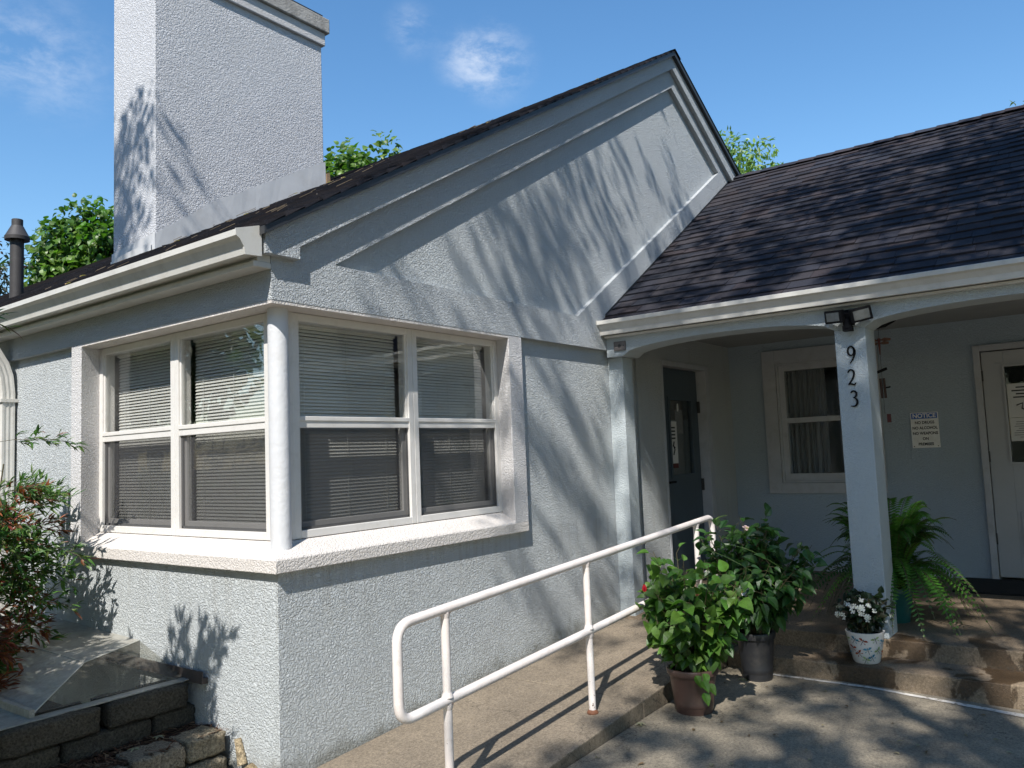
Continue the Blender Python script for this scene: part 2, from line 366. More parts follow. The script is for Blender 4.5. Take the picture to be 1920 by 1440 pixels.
# ================================================================= SETTING
def gz(x, y):
    z = -1.15
    if x < 2: z -= .015*(2-max(x, -3))
    if y < -2.0: z -= .035*min(1, (-2.0-y))*max(0, min(1, (x-.5)/2))
    return z
g = MB(); S = 300
g.add([(-S, -S, -1.42), (S, -S, -1.42), (S, S, -1.42), (-S, S, -1.42)], [(0, 1, 2, 3)])
tag(g.build('ground', M_GRASS), 'green lawn around the building', kind='structure')
g = MB(); xs = [-9+.35*i for i in range(35)]; xs = [x for x in xs if x < 2.9]+[3.05]
ys = [-12+.35*i for i in range(32)]; ys = [y for y in ys if y < -1.15]+[-1.09]
for i in range(len(xs)-1):
    for j in range(len(ys)-1):
        q = [(xs[a], ys[b]) for a, b in ((i, j), (i+1, j), (i+1, j+1), (i, j+1))]
        g.add([(x, y, gz(x, y)) for x, y in q], [(0, 1, 2, 3)])
for i in range(len(xs)-1):
    if xs[i+1] <= .1:
        g.add([(xs[i], -1.09, gz(xs[i], -2)), (xs[i+1], -1.09, gz(xs[i+1], -2)), (xs[i+1], .6, gz(xs[i+1], -2)), (xs[i], .6, gz(xs[i], -2))], [(0, 1, 2, 3)])
bmp = g.build('patio', M_PATIO); tag(bmp, 'weathered concrete paving dappled with tree shade', kind='structure')
rz = lambda x: -1.169+.0615*x
def slab(x0, x1):
    g = MB(); n = 8
    pts = [(x0+(x1-x0)*i/n) for i in range(n+1)]
    poly = [(x0, -1.45)]+[(x1, -1.45)]+[(x, rz(x)) for x in reversed(pts)]
    g.prism(poly, 'y', -1.08, 0.0); return g
for k, (a, b) in enumerate(((-.32, 1.735), (1.743, 3.31))):
    tag(slab(a, b).build('ramp', M_RAMP, bevel=.006), 'concrete access ramp beside the gable wall', kind='structure')
g = MB(); g.prism([(3.313, -1.45), (3.92, -1.45), (6.09, -1.45), (6.09, -.928), (3.92, -.928), (3.313, rz(3.313))], 'y', -1.078, 0)
g.box(3.318, 6.09, -9, -1.08, -1.45, -.928)
tag(g.build('porch_floor', M_STEP, bevel=.007), 'concrete floor of the porch with damp patches', kind='structure')
g = MB(); g.box(2.98, 3.316, -9, -1.085, -1.45, -1.043)
tag(g.build('step', M_STEP, bevel=.008), 'long concrete step in front of the porch', kind='structure')
g = MB(); rl = random.Random(3); n = 60; V = []; Fc = []
for i in range(n+1):
    y = -1.32-2.4*i/n
    w = .035+.06*max(0, (i/n-.35))**1.2*1.6; w *= 1+.25*noise.noise(Vector((y*9, 0, 3)))
    xc = 2.965-.03-.05*max(0, (-2.1-y))+.008*noise.noise(Vector((y*6, 5, 1)))
    for x in (xc-w, xc): V.append((x, y, gz(x, y)+.004))
for i in range(n): Fc.append((2*i, 2*i+1, 2*i+3, 2*i+2))
g.add(V, Fc)
tag(g.build('painted_line', M_LINE), 'worn white paint line on the paving at the foot of the step', kind='structure')

# ================================================================= HOUSE
H = thing('house', (4, 4, -1.2), 'pale blue grey stucco house with gable front, tall chimney, corner window and arched porch', 'house')
YB = 17.0
b = MB()                                     # wall along the left
b.box(0, .2, 0, YB, -1.4, -.143)
b.box(0, .2, 2.124, YB, -.143, 1.24)
wall_l = b.build('wall', M_BLUE, H); tag(wall_l, 'long sunlit side wall')
b = MB()
b.box(-.043, .2, -.043, YB, 1.24, 1.56)
b.build('wall_band', M_GREY, H)
b = MB()                                     # gable front, lower
b.box(.2, 3.86, 0, .2, -1.4, -.143); b.box(2.105, 3.86, 0, .2, -.143, 1.24)
b.box(3.90, 4.40, 0, .2, -1.4, 1.56); b.box(4.40, 5.45, 0, .2, 1.215, 1.56); b.box(5.45, 6.09, 0, .2, -1.4, 1.56)
b.box(3.86, 3.90, .03, .2, -1.4, 1.24)
b.build('wall', M_BLUE, H)
APX, APZ = 4.87, 4.44
def zr(x, y=0):
    sag = .065*max(0, min(1, y/2.2))
    return 1.672+.569*x-sag*max(0, x)/4.87 if x <= APX else 1.672+.569*APX-sag-.53*(x-APX)
b = MB()                                     # gable panel
b.prism([(-.04, 1.24), (-.04, zr(0)-.06), (APX, zr(APX)-.06), (10.75, zr(10.75)-.06), (10.75, 1.24)], 'y', .0005, .2)
b.build('gable_panel', M_BLUE, H)
A, B_, C_, D_ = (.376, 1.485), (4.905, 4.088), (6.03, 3.481), (2.887, 1.485)
b = MB(); y0, y1 = -.043, 0
a1, a2, bb, cc, dd = (.2, 1.24), (.2, zr(.2)-.05), (APX, zr(APX)-.05), (6.75, zr(6.75)-.05), (3.41, 1.24)
a0 = (-.043, 1.24)
for poly in ([a1, dd, D_, A], [a1, A, a2], [a2, A, B_, bb], [bb, B_, C_, cc], [cc, C_, D_, dd]):
    b.prism(poly, 'y', y0, y1)
b.prism([(-.043, 1.56), (.2, 1.56), (.2, zr(.2)-.05), (-.043, zr(-.043)-.05)], 'y', y0+.0007, .19)
b.build('gable_moulding', M_GREY, H)
b = MB()                                     # rake boards
tz = lambda x: zr(x)-.045
Lz = lambda x: 1.525+(4.242-1.525)/(4.833-.103)*(x-.103)
b.prism([(-.105, 1.462), (.112, 1.462), (.112, Lz(.112)), (APX, Lz(APX)), (APX, tz(APX)), (-.105, tz(-.105))], 'y', -.085, -.044)
b.prism([(APX, Lz(APX)), (6.50, 3.36), (6.72, tz(6.72)), (APX, tz(APX))], 'y', -.085, -.044)
b.build('rake_board', M_GREY, H, bevel=.004)

# ---- shingled roof planes made of single tabs
SHC = [(.030, .029, .036), (.026, .026, .034), (.036, .033, .039), (.025, .027, .036), (.037, .031, .035), (.030, .031, .041), (.040, .037, .043)]
def shingle_plane(P, uax, u0, u1, s0, s1, skip=None, seed=1, expo=.142, tw=.19):
    """P(u,s,h): point u along the eave, s up the slope, h above the deck"""
    rg = random.Random(seed); b = MB()
    rows = int((s1-s0)/expo)
    for r in range(rows+1):
        s = s0+r*expo; u = u0-rg.random()*tw
        top = min(s+expo*1.06, s1+.02)
        while u < u1:
            w = tw*(.6+rg.random()*1.0); ua, ub = max(u, u0), min(u+w, u1)
            u += w
            if ub-ua < .01: continue
            if skip and skip((ua+ub)/2, s): continue
            h = .013+rg.random()*.005 + (.005 if rg.random() < .4 else 0); c = rg.choice(SHC); k = .86+.28*rg.random()
            c = tuple(x*k for x in c)
            dz = rg.uniform(-.004, .004)
            q = [P(ua, s+dz, h), P(ub-.003, s+dz, h), P(ub-.003, top, .004), P(ua, top, .004), P(ua, s+dz, -.004), P(ub-.003, s+dz, -.004)]
            b.add(q, [(0, 1, 2, 3), (4, 5, 1, 0), (0, 3, 4), (1, 5, 2)], c)
    return b
cs = math.cos(math.atan(.569))
def PL(u, s, h): x = -.135+s*cs; return (x-h*.49, u, zr(x, u)+h*.87)
SL = (APX+.135)/cs
b = shingle_plane(PL, 'y', -.125, 8.5, 0, SL, seed=4)
b.add([PL(-.125, 0, 0), PL(2.2, 0, 0), PL(2.2, SL, 0), PL(-.125, SL, 0)], [(0, 1, 2, 3)], (.02, .018, .02))
b.add([PL(2.2, 0, 0), PL(YB, 0, 0), PL(YB, SL, 0), PL(2.2, SL, 0)], [(0, 1, 2, 3)], (.03, .027, .03))
for k in range(60):                          # courses of the far part
    s = k*.142
    if s < SL: b.add([PL(8.5, s, .014), PL(YB, s, .014), PL(YB, s+.14, .002), PL(8.5, s+.14, .002), PL(8.5, s, -.003), PL(YB, s, -.003)], [(0, 1, 2, 3), (4, 5, 1, 0)], (.036, .030, .031))
# right-hand slope and edge of the deck
for ya, yb in ((-.125, 0), (0, 2.2), (2.2, YB)):
    b.add([(APX, ya, zr(APX, ya)+.012), (APX, yb, zr(APX, yb)+.012), (11.7, yb, zr(11.7, yb)), (11.7, ya, zr(11.7, ya))], [(3, 2, 1, 0)], (.03, .027, .03))
for k in range(40):                          # ridge caps
    y = -.13+k*.2; z = zr(APX, y)+.022; zz = zr(APX, y+.2)+.014
    b.add([(APX-.13, y, z-.07), (APX, y, z), (APX+.13, y, z-.066), (APX-.13, y+.21, zz-.07), (APX, y+.21, zz), (APX+.13, y+.21, zz-.066)], [(0, 3, 4, 1), (1, 4, 5, 2)], rng.choice(SHC))
roof = b.build('roof', M_SHINGLE, H)
b = MB()
b.prism([(-.135, zr(-.135)-.045), (-.135, zr(-.135)-.004), (APX, zr(APX)-.004), (11.7, zr(11.7)-.004), (11.7, zr(11.7)-.045), (APX, zr(APX)-.045)], 'y', -.118, -.02)
b.build('roof_edge', M_DARKMETAL, roof)
b = MB(); b.prism([(-.10, zr(-.1)-.05), (-.10, zr(-.1)-.09), (APX, zr(APX)-.13), (11.4, zr(11.4)-.13), (11.4, zr(11.4)-.1), (APX, zr(APX)-.1)], 'y', .21, YB)
b.box(-.1, .2, .2, YB, 1.5605, 1.59); b.build('roof_deck', M_ROOM, roof)

# ---- chimney
CH = MB(); x0, x1, ya, yb = 1.04, 2.895, 3.0, 3.715
CH.prism([(x0, zr(x0, 3)-.2), (x0, 4.80), (x1, 4.80), (x1, zr(x1, 3)-.2)], 'y', ya, yb)
chim = CH.build('chimney', M_CHIM, H, bevel=.008)
b = MB(); b.box(x0-.03, x1+.03, ya-.03, yb+.03, 4.80, 4.94)
b.build('chimney_band', M_WHITE, chim, bevel=.008)
M_CAPC = simple('weathered chimney cap', (.40, .385, .36), .9, .25, 9, dirt=(.14, .13, .11), dsc=12, damt=.8, bump=.008, bsc=50)
b = MB(); b.box(x0-.055, x1+.07, ya-.06, yb+.06, 4.941, 5.10); b.build('chimney_cap', M_CAPC, chim, bevel=.01)
b = MB(); b.box(x0-.02, x1+.01, ya-.02, yb+.02, 5.10, 5.14); b.build('chimney_crown', M_DARKMETAL, chim)
b = MB(); n = 24; V = []; Fc = []            # flashing with a ragged upper edge
for i in range(n+1):
    x = x0-.012+(x1-x0+.024)*i/n; wob = .012*noise.noise(Vector((x*4, 1, 2)))
    hgt = .15+.10*min(1, i/8)
    if i > 2 and i < 8: wob += .01
    V += [(x, ya-.013, zr(x, 3)-.02), (x, ya-.009-.006*abs(noise.noise(Vector((x*3, 7, 1)))), zr(x, 3)+hgt+wob)]
for i in range(n): Fc.append((2*i, 2*i+2, 2*i+3, 2*i+1))
b.add(V, Fc)
V = []; Fc = []
for i in range(9):
    y = ya-.012+(yb-ya+.02)*i/8; V += [(x0-.012, y, zr(x0, 3)-.05), (x0-.010, y, zr(x0, 3)+.16-.06*i/8+.006*noise.noise(Vector((y*5, 1, 9))))]
for i in range(8): Fc.append((2*i, 2*i+1, 2*i+3, 2*i+2))
b.add(V, Fc)
V = []; Fc = []                              # a second lapped strip along the short side
for i in range(9):
    y = ya+.03+(yb-ya-.03)*i/8; V += [(x0-.022-.012*math.sin(i/8*3.1), y, zr(x0, 3)-.05), (x0-.024-.022*math.sin(i/8*3.1), y, zr(x0, 3)+.075-.055*i/8)]
for i in range(8): Fc.append((2*i, 2*i+1, 2*i+3, 2*i+2))
b.add(V, Fc); b.box(x1-.01, x1+.012, ya-.012, ya+.12, zr(x1, 3)-.02, zr(x1, 3)+.24)
b.build('chimney_flashing', M_FLASH, chim)
b = MB(); b.prism([(x1+.014, zr(x1, 3)-.01), (x1+.022, zr(x1, 3)+.13), (x1+.06, zr(x1, 3)+.15), (x1+.075, zr(x1, 3)+.01)], 'y', ya-.02, ya+.03)
tag(b.build('wood_scrap', M_WOOD), 'small splintered wood scrap standing at the upper foot of the chimney', 'wood scrap')

# ---- flue on the roof
fx, fy = 1.4, 6.67; b = MB()
b.lathe([(.072, -.15), (.072, .76)], (fx, fy, zr(fx, 5)), 24); flue = b.build('flue_pipe', M_VENT, roof, smooth=True)
b = MB(); zf = 3.16-.02; b.lathe([(.07, zf-.01), (.130, zf-.02), (.132, zf+.02), (.122, zf+.035), (.064, zf+.15), (.060, zf+.15), (.060, zf+.225), (.056, zf+.23), (0.0, zf+.225)], (fx, fy, 0), 24)
b.build('flue_cowl', M_VENT, roof, smooth=True, angle=R(35))
bpy.data.objects['flue_pipe'].data.update()

# ---- left gutter, fascia, downspout
gp = [(-.125, 1.60), (-.125, 1.445), (-.215, 1.44), (-.222, 1.475), (-.245, 1.51), (-.268, 1.525), (-.268, 1.556), (-.255, 1.560), (-.252, 1.545), (-.14, 1.50), (-.135, 1.60)]
b = MB(); b.prism(gp, 'y', -.07, YB)
gut = b.build('gutter', M_GUTTER, H); tag(gut, 'gutter along the side wall eave')
b = MB(); b.prism([(-.122, 1.602), (-.122, 1.443), (-.217, 1.437), (-.225, 1.475), (-.248, 1.51), (-.270, 1.525), (-.272, 1.558)], 'y', -.076, -.071); b.build('end_cap', M_GUTTER, gut)
b = MB(); b.box(-.124, -.044, -.04, YB, 1.425, 1.60); b.box(-.15, -.044, -.045, YB, 1.395, 1.425); b.build('fascia', M_GUTTER, H, bevel=.004)
b = MB()
def rectpipe(b, pts, w, d):
    # pts path in x-z at fixed y ; w along y, d thickness
    V = []
    yc = pts[0][1]
    P3 = [Vector(p) for p in pts]
    for i, p in enumerate(P3):
        t = (P3[min(i+1, len(P3)-1)]-P3[max(i-1, 0)]).normalized(); nn = Vector((t.z, 0, -t.x)).normalized()
        ring = []
        nr = 6
        for k in range(nr*2+1):
            yy = -w/2+w*k/(nr*2); ring.append(p+Vector((0, yy, 0))+nn*(d/2-(.004 if k % 2 else 0)))
        for k in range(5):
            ring.append(p+Vector((0, w/2, 0))+nn*(d/2-d*(k+1)/6-0)+Vector((0, -.004 if k % 2 else 0, 0)))
        for k in range(nr*2, -1, -1):
            yy = -w/2+w*k/(nr*2); ring.append(p+Vector((0, yy, 0))-nn*(d/2-(.004 if k % 2 else 0)))
        for k in range(5):
            ring.append(p+Vector((0, -w/2, 0))-nn*(d/2-d*(k+1)/6)+Vector((0, .004 if k % 2 else 0, 0)))
        V.append(ring)
    n = len(V[0])
    b.add([v for r_ in V for v in r_], [(i*n+k, i*n+(k+1) % n, (i+1)*n+(k+1) % n, (i+1)*n+k) for i in range(len(V)-1) for k in range(n)])
rectpipe(b, [(-.19, 3.10, 1.46), (-.19, 3.10, 1.38), (-.165, 3.10, 1.31), (-.10, 3.10, 1.20), (-.075, 3.10, 1.12), (-.062, 3.10, 1.0), (-.062, 3.10, -1.2)], .10, .085)
ds = b.build('downspout', M_GUTTER, H)
b = MB(); b.box(-.115, 0, 3.04, 3.16, .93, .955); b.build('pipe_strap', M_GUTTER, ds)

# ---- corner sill and casings
def sweep_corner(b, prof, yl, xr):
    n = len(prof); V = [(o, yl, z) for o, z in prof]+[(o, o, z) for o, z in prof]+[(xr, o, z) for o, z in prof]
    fs = [(s*n+k, s*n+(k+1) % n, (s+1)*n+(k+1) % n, (s+1)*n+k) for s in (0, 1) for k in range(n)]
    fs += [tuple(range(n-1, -1, -1)), tuple(range(2*n, 3*n))]; b.add(V, fs)
b = MB(); sweep_corner(b, [(-.042, -.143), (.198, -.1432), (.198, -.004), (.10, -.004), (-.036, -.070), (-.042, -.078)], 2.124, 2.105)
b.build('window_sill', M_SILL, H, bevel=.004)
b = MB(); b.prism([(-.042, 2.124), (.2, 2.124), (.2, 2.032), (.10, 2.032), (-.042, 1.985)], 'z', -.077, 1.2395); b.build('window_casing', M_WHITE, H, bevel=.004)
b = MB(); b.prism([(2.105, -.042), (2.105, .2), (1.99, .2), (1.99, .10), (1.948, -.042)], 'z', -.077, 1.2395); b.build('window_casing', M_WHITE, H, bevel=.004)
b = MB(); b.box(-.041, .2, -.041, 2.03, 1.222, 1.2398); b.box(.2, 1.99, -.041, .2, 1.222, 1.2398); b.build('window_header', M_SILL, H)
b = MB(); b.tube([(.085, .08, -.06), (.085, .08, 1.225)], .054, 28); b.build('corner_pole', M_POLE, H, smooth=True, angle=R(40))

# ---- double-hung windows of the corner
def window(axis, a0, a1, name_l, wandpos):
    """axis 'y': window in the side wall (plane x), 'x': in the gable wall"""
    def bx(b, p0, p1, d0, d1, z0, z1, col=None):
        if axis == 'y': b.box(d0, d1, p0, p1, z0, z1, col)
        else: b.box(p0, p1, d0, d1, z0, z1, col)
    f = MB(); t = .042
    bx(f, a0, a0+t, .10, .185, 0, 1.22); bx(f, a1-t, a1, .10, .185, 0, 1.22)
    bx(f, a0+t, a1-t, .10, .185, 1.178, 1.22); bx(f, a0+t, a1-t, .10, .185, 0, .042)
    w = f.build('window', M_VINYL, H, bevel=.003); tag(w, name_l)
    g0, g1 = a0+t, a1-t
    s = MB(); bx(s, g0-.003, g1+.003, .106, .128, .592, .655); bx(s, g0-.003, g1+.003, .100, .112, .63, .655)
    s.build('meeting_rail', M_VINYL, w, bevel=.003)
    s = MB(); e = .034                              # lower sash set back behind the screen
    bx(s, g0, g0+e, .135, .165, .042, .592); bx(s, g1-e, g1, .135, .165, .042, .592); bx(s, g0+e, g1-e, .135, .165, .042, .085)
    bx(s, g0, g0+.012, .112, .13, .655, 1.178); bx(s, g1-.012, g1, .112, .13, .655, 1.178)
    s.build('sash', M_VINYL, w, bevel=.002)
    s = MB(); bx(s, g0+.012, g1-.012, .118, .122, .655, 1.178); s.build('upper_pane', M_GLASS, w)
    s = MB(); bx(s, g0+e, g1-e, .148, .152, .085, .592); s.build('lower_pane', M_GLASS, w)
    s = MB()
    if axis == 'y': s.add([(.118, g0, .042), (.118, g0, .592), (.118, g1, .592), (.118, g1, .042)], [(0, 1, 2, 3)])
    else: s.add([(g0, .118, .042), (g1, .118, .042), (g1, .118, .592), (g0, .118, .592)], [(0, 1, 2, 3)])
    s.build('insect_screen', M_SCREEN, w)
    s = MB(); bx(s, g0+.004, g1-.004, .119, .124, .044, .058); bx(s, g0+.002, g0+.014, .119, .124, .044, .59); bx(s, g1-.014, g1-.002, .119, .124, .044, .59)
    s.build('screen_frame', M_SCREENF, w)
    s = MB(); z = 1.165; rg = random.Random(int(a0*100)+7); p0, p1 = g0+.012, g1-.012
    bx(s, p0, p1, .195, .23, 1.165, 1.2)
    while z > .07:
        tl = -R(56+rg.uniform(-3, 3)); hw = .0118; dy, dz = math.cos(tl)*hw, math.sin(tl)*hw; sg = rg.uniform(-.0012, .0012)
        q = [(-dy, dz), (0, .0022), (dy, -dz)]
        for k in range(2):
            (d0, z0_), (d1, z1_) = q[k], q[k+1]
            if axis == 'y': V = [(.212-d0*-1, p0, z+z0_+sg), (.212+d1, p0, z+z1_+sg), (.212+d1, p1, z+z1_-sg), (.212+d0, p1, z+z0_-sg)]
            else: V = [(p0, .212+d0, z+z0_+sg), (p0, .212+d1, z+z1_+sg), (p1, .212+d1, z+z1_-sg), (p1, .212+d0, z+z0_-sg)]
            if axis == 'y': V[0] = (.212+d0, p0, z+z0_+sg)
            s.add(V, [(0, 1, 2, 3)])
        z -= .0197
    bx(s, p0, p1, .203, .222, .055, .07)
    for fr in (.12, .5, .88):
        p = p0+(p1-p0)*fr; bx(s, p-.001, p+.001, .1975, .199, .06, 1.17)
    s.build('blind', M_BLIND, w)
    return w
M_SCREENF = simple('grey screen frame', (.30, .30, .295), .5, .1, 9)
window('y', 1.113, 2.034, 'double-hung window in the side wall, farther from the corner', .8)
window('y', .185, 1.111, 'double-hung window in the side wall, next to the corner pole', .8)
window('x', .192, 1.118, 'double-hung window in the gable wall, next to the corner pole', .8)
window('x', 1.120, 1.992, 'double-hung window in the gable wall, nearer the porch', .8)
b = MB(); b.box(.10, .185, .137, .185, 0, 1.222); b.box(.137, .192, .10, .137, 0, 1.222); b.build('corner_mullion', M_VINYL, H)
# room behind
b = MB(); b.box(.2, 6, .2, 7, -1.0, -.95); b.box(.2, 6, .2, 7, 1.45, 1.5); b.box(3.8, 3.9, .2, 7, -.95, 1.45); b.box(.2, 3.8, 4, 4.1, -.95, 1.45)
b.build('interior', M_ROOM, H)

# ---- porch
GX = 3.318
b = MB()                                     # arched beam
def arch(ya, yb):
    n = 28
    for i in range(n):
        u0, u1 = i/n, (i+1)/n; yy0, yy1 = ya+(yb-ya)*u0, ya+(yb-ya)*u1
        za = 1.178+.095*math.sqrt(max(0, 1-(2*u0-1)**2))**.9; zb = 1.178+.095*math.sqrt(max(0, 1-(2*u1-1)**2))**.9
        b.prism([(yy0, za), (yy0, 1.46), (yy1, 1.46), (yy1, zb)], 'x', GX, 3.58)
arch(-.20, -1.885); arch(-2.09, -3.775); arch(-3.98, -5.665)
for a, c in ((-.044, -.20), (-1.885, -2.09), (-3.775, -3.98)): b.prism([(a, 1.178), (a, 1.46), (c, 1.46), (c, 1.178)], 'x', GX, 3.58)
bm_ = b.build('porch_beam', M_COLUMN, H)
bpy.context.view_layer.update()
b = MB(); b.box(3.40, 3.57, -.14, 0, -1.1, 1.178); b.build('pilaster', M_COLUMN, H, bevel=.006)
b = MB(); b.box(GX, 3.58, -2.09, -1.885, -.93, 1.1785); colm = b.build('porch_column', M_COLUMN, H, bevel=.006); tag(colm, 'square stucco porch column carrying the numbers 923')
b = MB(); b.box(GX, 3.58, -3.98, -3.775, -.93, 1.1785); b.build('porch_column', M_COLUMN, H, bevel=.006)
b = MB(); b.box(GX, 3.58, -5.87, -5.665, -.93, 1.46); b.build('porch_column', M_COLUMN, H, bevel=.006)
def stroke(b, pts, w0, off, sc, closed=False):
    """flat raised ribbon on the column face, pts in (along -y, z)"""
    P = [Vector((p[0], p[1])) for p in pts]; n = len(P); Lf = []; Rr = []
    for i, p in enumerate(P):
        t = (P[min(i+1, n-1)]-P[max(i-1, 0)]).normalized(); q = Vector((-t.y, t.x))
        wv = (w0[i] if isinstance(w0, list) else w0)*.86
        Lf.append(p+q*wv/2); Rr.append(p-q*wv/2)
    def T(q, x): return (x, off[0]-q.x*sc, off[1]+q.y*sc)
    V = []
    for l, r in zip(Lf, Rr): V += [T(l, GX-.009), T(r, GX-.009), T(l, GX+.001), T(r, GX+.001)]
    fs = []
    for i in range(n-1):
        a = 4*i; c = 4*(i+1)
        fs += [(a, c, c+1, a+1), (a, a+2, c+2, c), (a+1, c+1, c+3, a+3)]
    fs += [(0, 1, 3, 2), (4*n-4, 4*n-2, 4*n-1, 4*n-3)]
    b.add(V, fs)
def arc(cx, cy, rx, ry, a0, a1, n=14): return [(cx+rx*math.cos(R(a0+(a1-a0)*i/n)), cy+ry*math.sin(R(a0+(a1-a0)*i/n))) for i in range(n+1)]
def sc_(pts, w, h): return [(x*w, z*h) for x, z in pts]
b = MB(); o9 = (-1.962, .940)
stroke(b, sc_(arc(.46, .70, .36, .27, -60, 55, 8)+arc(.46, .70, .36, .27, 60, 300, 22)[1:], .058, .118), [.010+.004*abs(math.cos(R(-60+k*11.6))) for k in range(31)], o9, 1)
stroke(b, sc_([(.60, .93), (.80, .84), (.88, .68), (.86, .52), (.72, .32), (.50, .12), (.26, -.03)], .058, .118), [.009, .013, .0155, .0155, .013, .010, .005], o9, 1)
b.build('house_numeral', M_BLACK, colm)['label'] = 'black numeral 9'
b = MB(); o2 = (-1.950, .785)
stroke(b, sc_(arc(.46, .72, .34, .25, 165, -10, 12)+[(.74, .55), (.52, .32), (.14, .04)], .060, .110), [.006, .009, .010, .010, .010, .011, .012, .013, .014, .0145, .015, .015, .0145, .014, .0115, .010], o2, 1)
stroke(b, sc_([(.10, .02), (.30, .09), (.55, .05), (.78, .02), (.96, .14)], .060, .110), [.006, .013, .015, .013, .005], o2, 1)
b.build('house_numeral', M_BLACK, colm)['label'] = 'black numeral 2'
b = MB(); o3 = (-1.957, .640)
stroke(b, sc_(arc(.46, .77, .32, .21, 155, -60, 12)+[(.42, .55)], .060, .105), [.006, .010]+[.012]*5+[.014]*4+[.012, .009, .007], o3, 1)
stroke(b, sc_([(.40, .555)]+arc(.40, .26, .42, .29, 70, -110, 14)[1:]+[(.06, .0)], .060, .105), [.007, .010, .012]+[.015]*7+[.013, .012, .011, .010, .008, .006], o3, 1)
b.build('house_numeral', M_BLACK, colm)['label'] = 'black numeral 3'
# back wall of the porch, window and door openings
def wallx(b, ya, yb, za, zb): b.box(6.09, 6.29, yb, ya, za, zb)
b = MB(); wallx(b, 0, -.52, -1.4, 1.49); wallx(b, -.52, -1.41, -1.4, -.02); wallx(b, -.52, -1.41, 1.25, 1.49)
wallx(b, -1.41, -2.40, -1.4, 1.49); wallx(b, -2.40, -3.40, 1.22, 1.49); wallx(b, -3.40, -9, -1.4, 1.49)
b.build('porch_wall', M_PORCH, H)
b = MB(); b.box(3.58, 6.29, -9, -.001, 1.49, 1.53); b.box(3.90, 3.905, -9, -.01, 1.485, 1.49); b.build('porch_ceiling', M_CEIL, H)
b = MB(); b.box(3.905, 6.089, -.004, -.0002, -.95, 1.49); 
b = MB(); b.box(6.075, 6.09, -2.14, -.02, -.928, -.87); b.build('skirting', M_TRIMIN, H)
b = MB()
b.box(6.055, 6.09, -.52, -.38, -.13, 1.397); b.box(6.055, 6.09, -1.554, -1.412, -.13, 1.397)
b.box(6.055, 6.09, -1.412, -.52, 1.249, 1.397); b.box(6.055, 6.09, -1.412, -.52, -.13, -.022)
b.build('window_casing', M_TRIMIN, H, bevel=.004)
b = MB(); b.box(6.10, 6.17, -.60, -.52, -.02, 1.25); b.box(6.10, 6.17, -1.41, -1.33, -.02, 1.25); b.box(6.10, 6.17, -1.33, -.60, 1.17, 1.25); b.box(6.10, 6.17, -1.33, -.60, -.02, .075)
pw = b.build('window', M_TRIMIN, H, bevel=.003); tag(pw, 'shaded porch window behind the column')
b = MB(); b.box(6.07, 6.10, -.545, -.525, -.02, 1.25); b.box(6.07, 6.10, -1.405, -1.385, -.02, 1.25); b.box(6.07, 6.10, -1.385, -.545, 1.225, 1.247); b.box(6.07, 6.1, -1.385, -.545, -.018, .0); b.build('storm_frame', M_VINYLG if 'M_VINYLG' in globals() else M_TRIMIN, pw)
b = MB(); b.box(6.108, 6.15, -1.33, -.60, .61, .665); b.build('meeting_rail', M_TRIMIN, pw, bevel=.002)
b = MB(); b.box(6.13, 6.134, -1.33, -.60, .665, 1.17); b.build('upper_pane', M_GLASS, pw)
b = MB(); b.box(6.14, 6.144, -1.33, -.60, .075, .61); b.build('lower_pane', M_GLASS, pw)
def curtain(ya, yb, za, zb, x, amp=.02, n=60):
    b = MB(); V = []; rg = random.Random(5); ph = rg.random()*6
    for i in range(n+1):
        y = ya+(yb-ya)*i/n; dx = amp*(math.sin(i*.75+ph)+.5*math.sin(i*1.9))
        V += [(x+dx, y, za), (x+dx*.6, y, zb)]
    b.add(V, [(2*i, 2*i+2, 2*i+3, 2*i+1) for i in range(n)]); return b
M_CURT = simple('grey curtain cloth', (.22, .24, .26), .9, .1, 5)
b = curtain(-.58, -.98, 0, 1.22, 6.26); b.build('curtain', M_CURT, pw)
b = curtain(-1.16, -1.36, 0, 1.22, 6.26); b.build('curtain', M_CURT, pw)
b = MB(); b.box(6.3, 11.4, -9, -8.9, -1.4, 1.5); b.box(11.3, 11.4, -8.9, 17, -1.4, 1.5); b.box(9, 9.1, -8.9, 0, -1.4, 1.5); b.box(6.3, 9, -8.9, 0, -.98, -.93); b.build('wall', M_BLUE, H)
b = MB(); b.box(3.58, 11.4, -9.1, -9.0, 1.49, 1.6); b.prism([(3.5, 1.55), (6.5, 3.46), (9.6, 1.55)], 'y', -8.95, -8.85); b.build('wing_gable', M_GREY, H)
# dark side door in the gable wall
b = MB(); b.box(5.385, 5.485, -.012, .10, -.93, 1.24); b.box(4.40, 5.385, -.012, .10, 1.19, 1.24); b.box(4.395, 4.43, -.003, .10, -.93, 1.19)
dfr = b.build('door_frame', M_TRIMIN, H, bevel=.003)
b = MB(); dx0, dx1 = 4.44, 5.365; gx0, gx1, gz0, gz1 = 4.68, 5.20, .12, .885
b.box(dx0, gx0, .085, .125, -.925, 1.185); b.box(gx1, dx1, .085, .125, -.925, 1.185); b.box(gx0, gx1, .085, .125, gz1, 1.185); b.box(gx0, gx1, .085, .125, -.925, gz0)
dr = b.build('door', M_DOORBLUE, H, bevel=.002); tag(dr, 'dark blue grey side door with a glass pane')
b = MB(); b.box(gx0-.02, gx0+.015, .072, .085, gz0-.02, gz1+.02); b.box(gx1-.015, gx1+.02, .072, .085, gz0-.02, gz1+.02)
b.box(gx0+.015, gx1-.015, .072, .085, gz1-.015, gz1+.02); b.box(gx0+.015, gx1-.015, .072, .085, gz0-.02, gz0+.015); b.build('glazing_bead', M_DOORBLUE, dr)
b = MB(); b.box(gx0, gx1, .10, .104, gz0, gz1); b.build('door_pane', M_GLASS, dr)
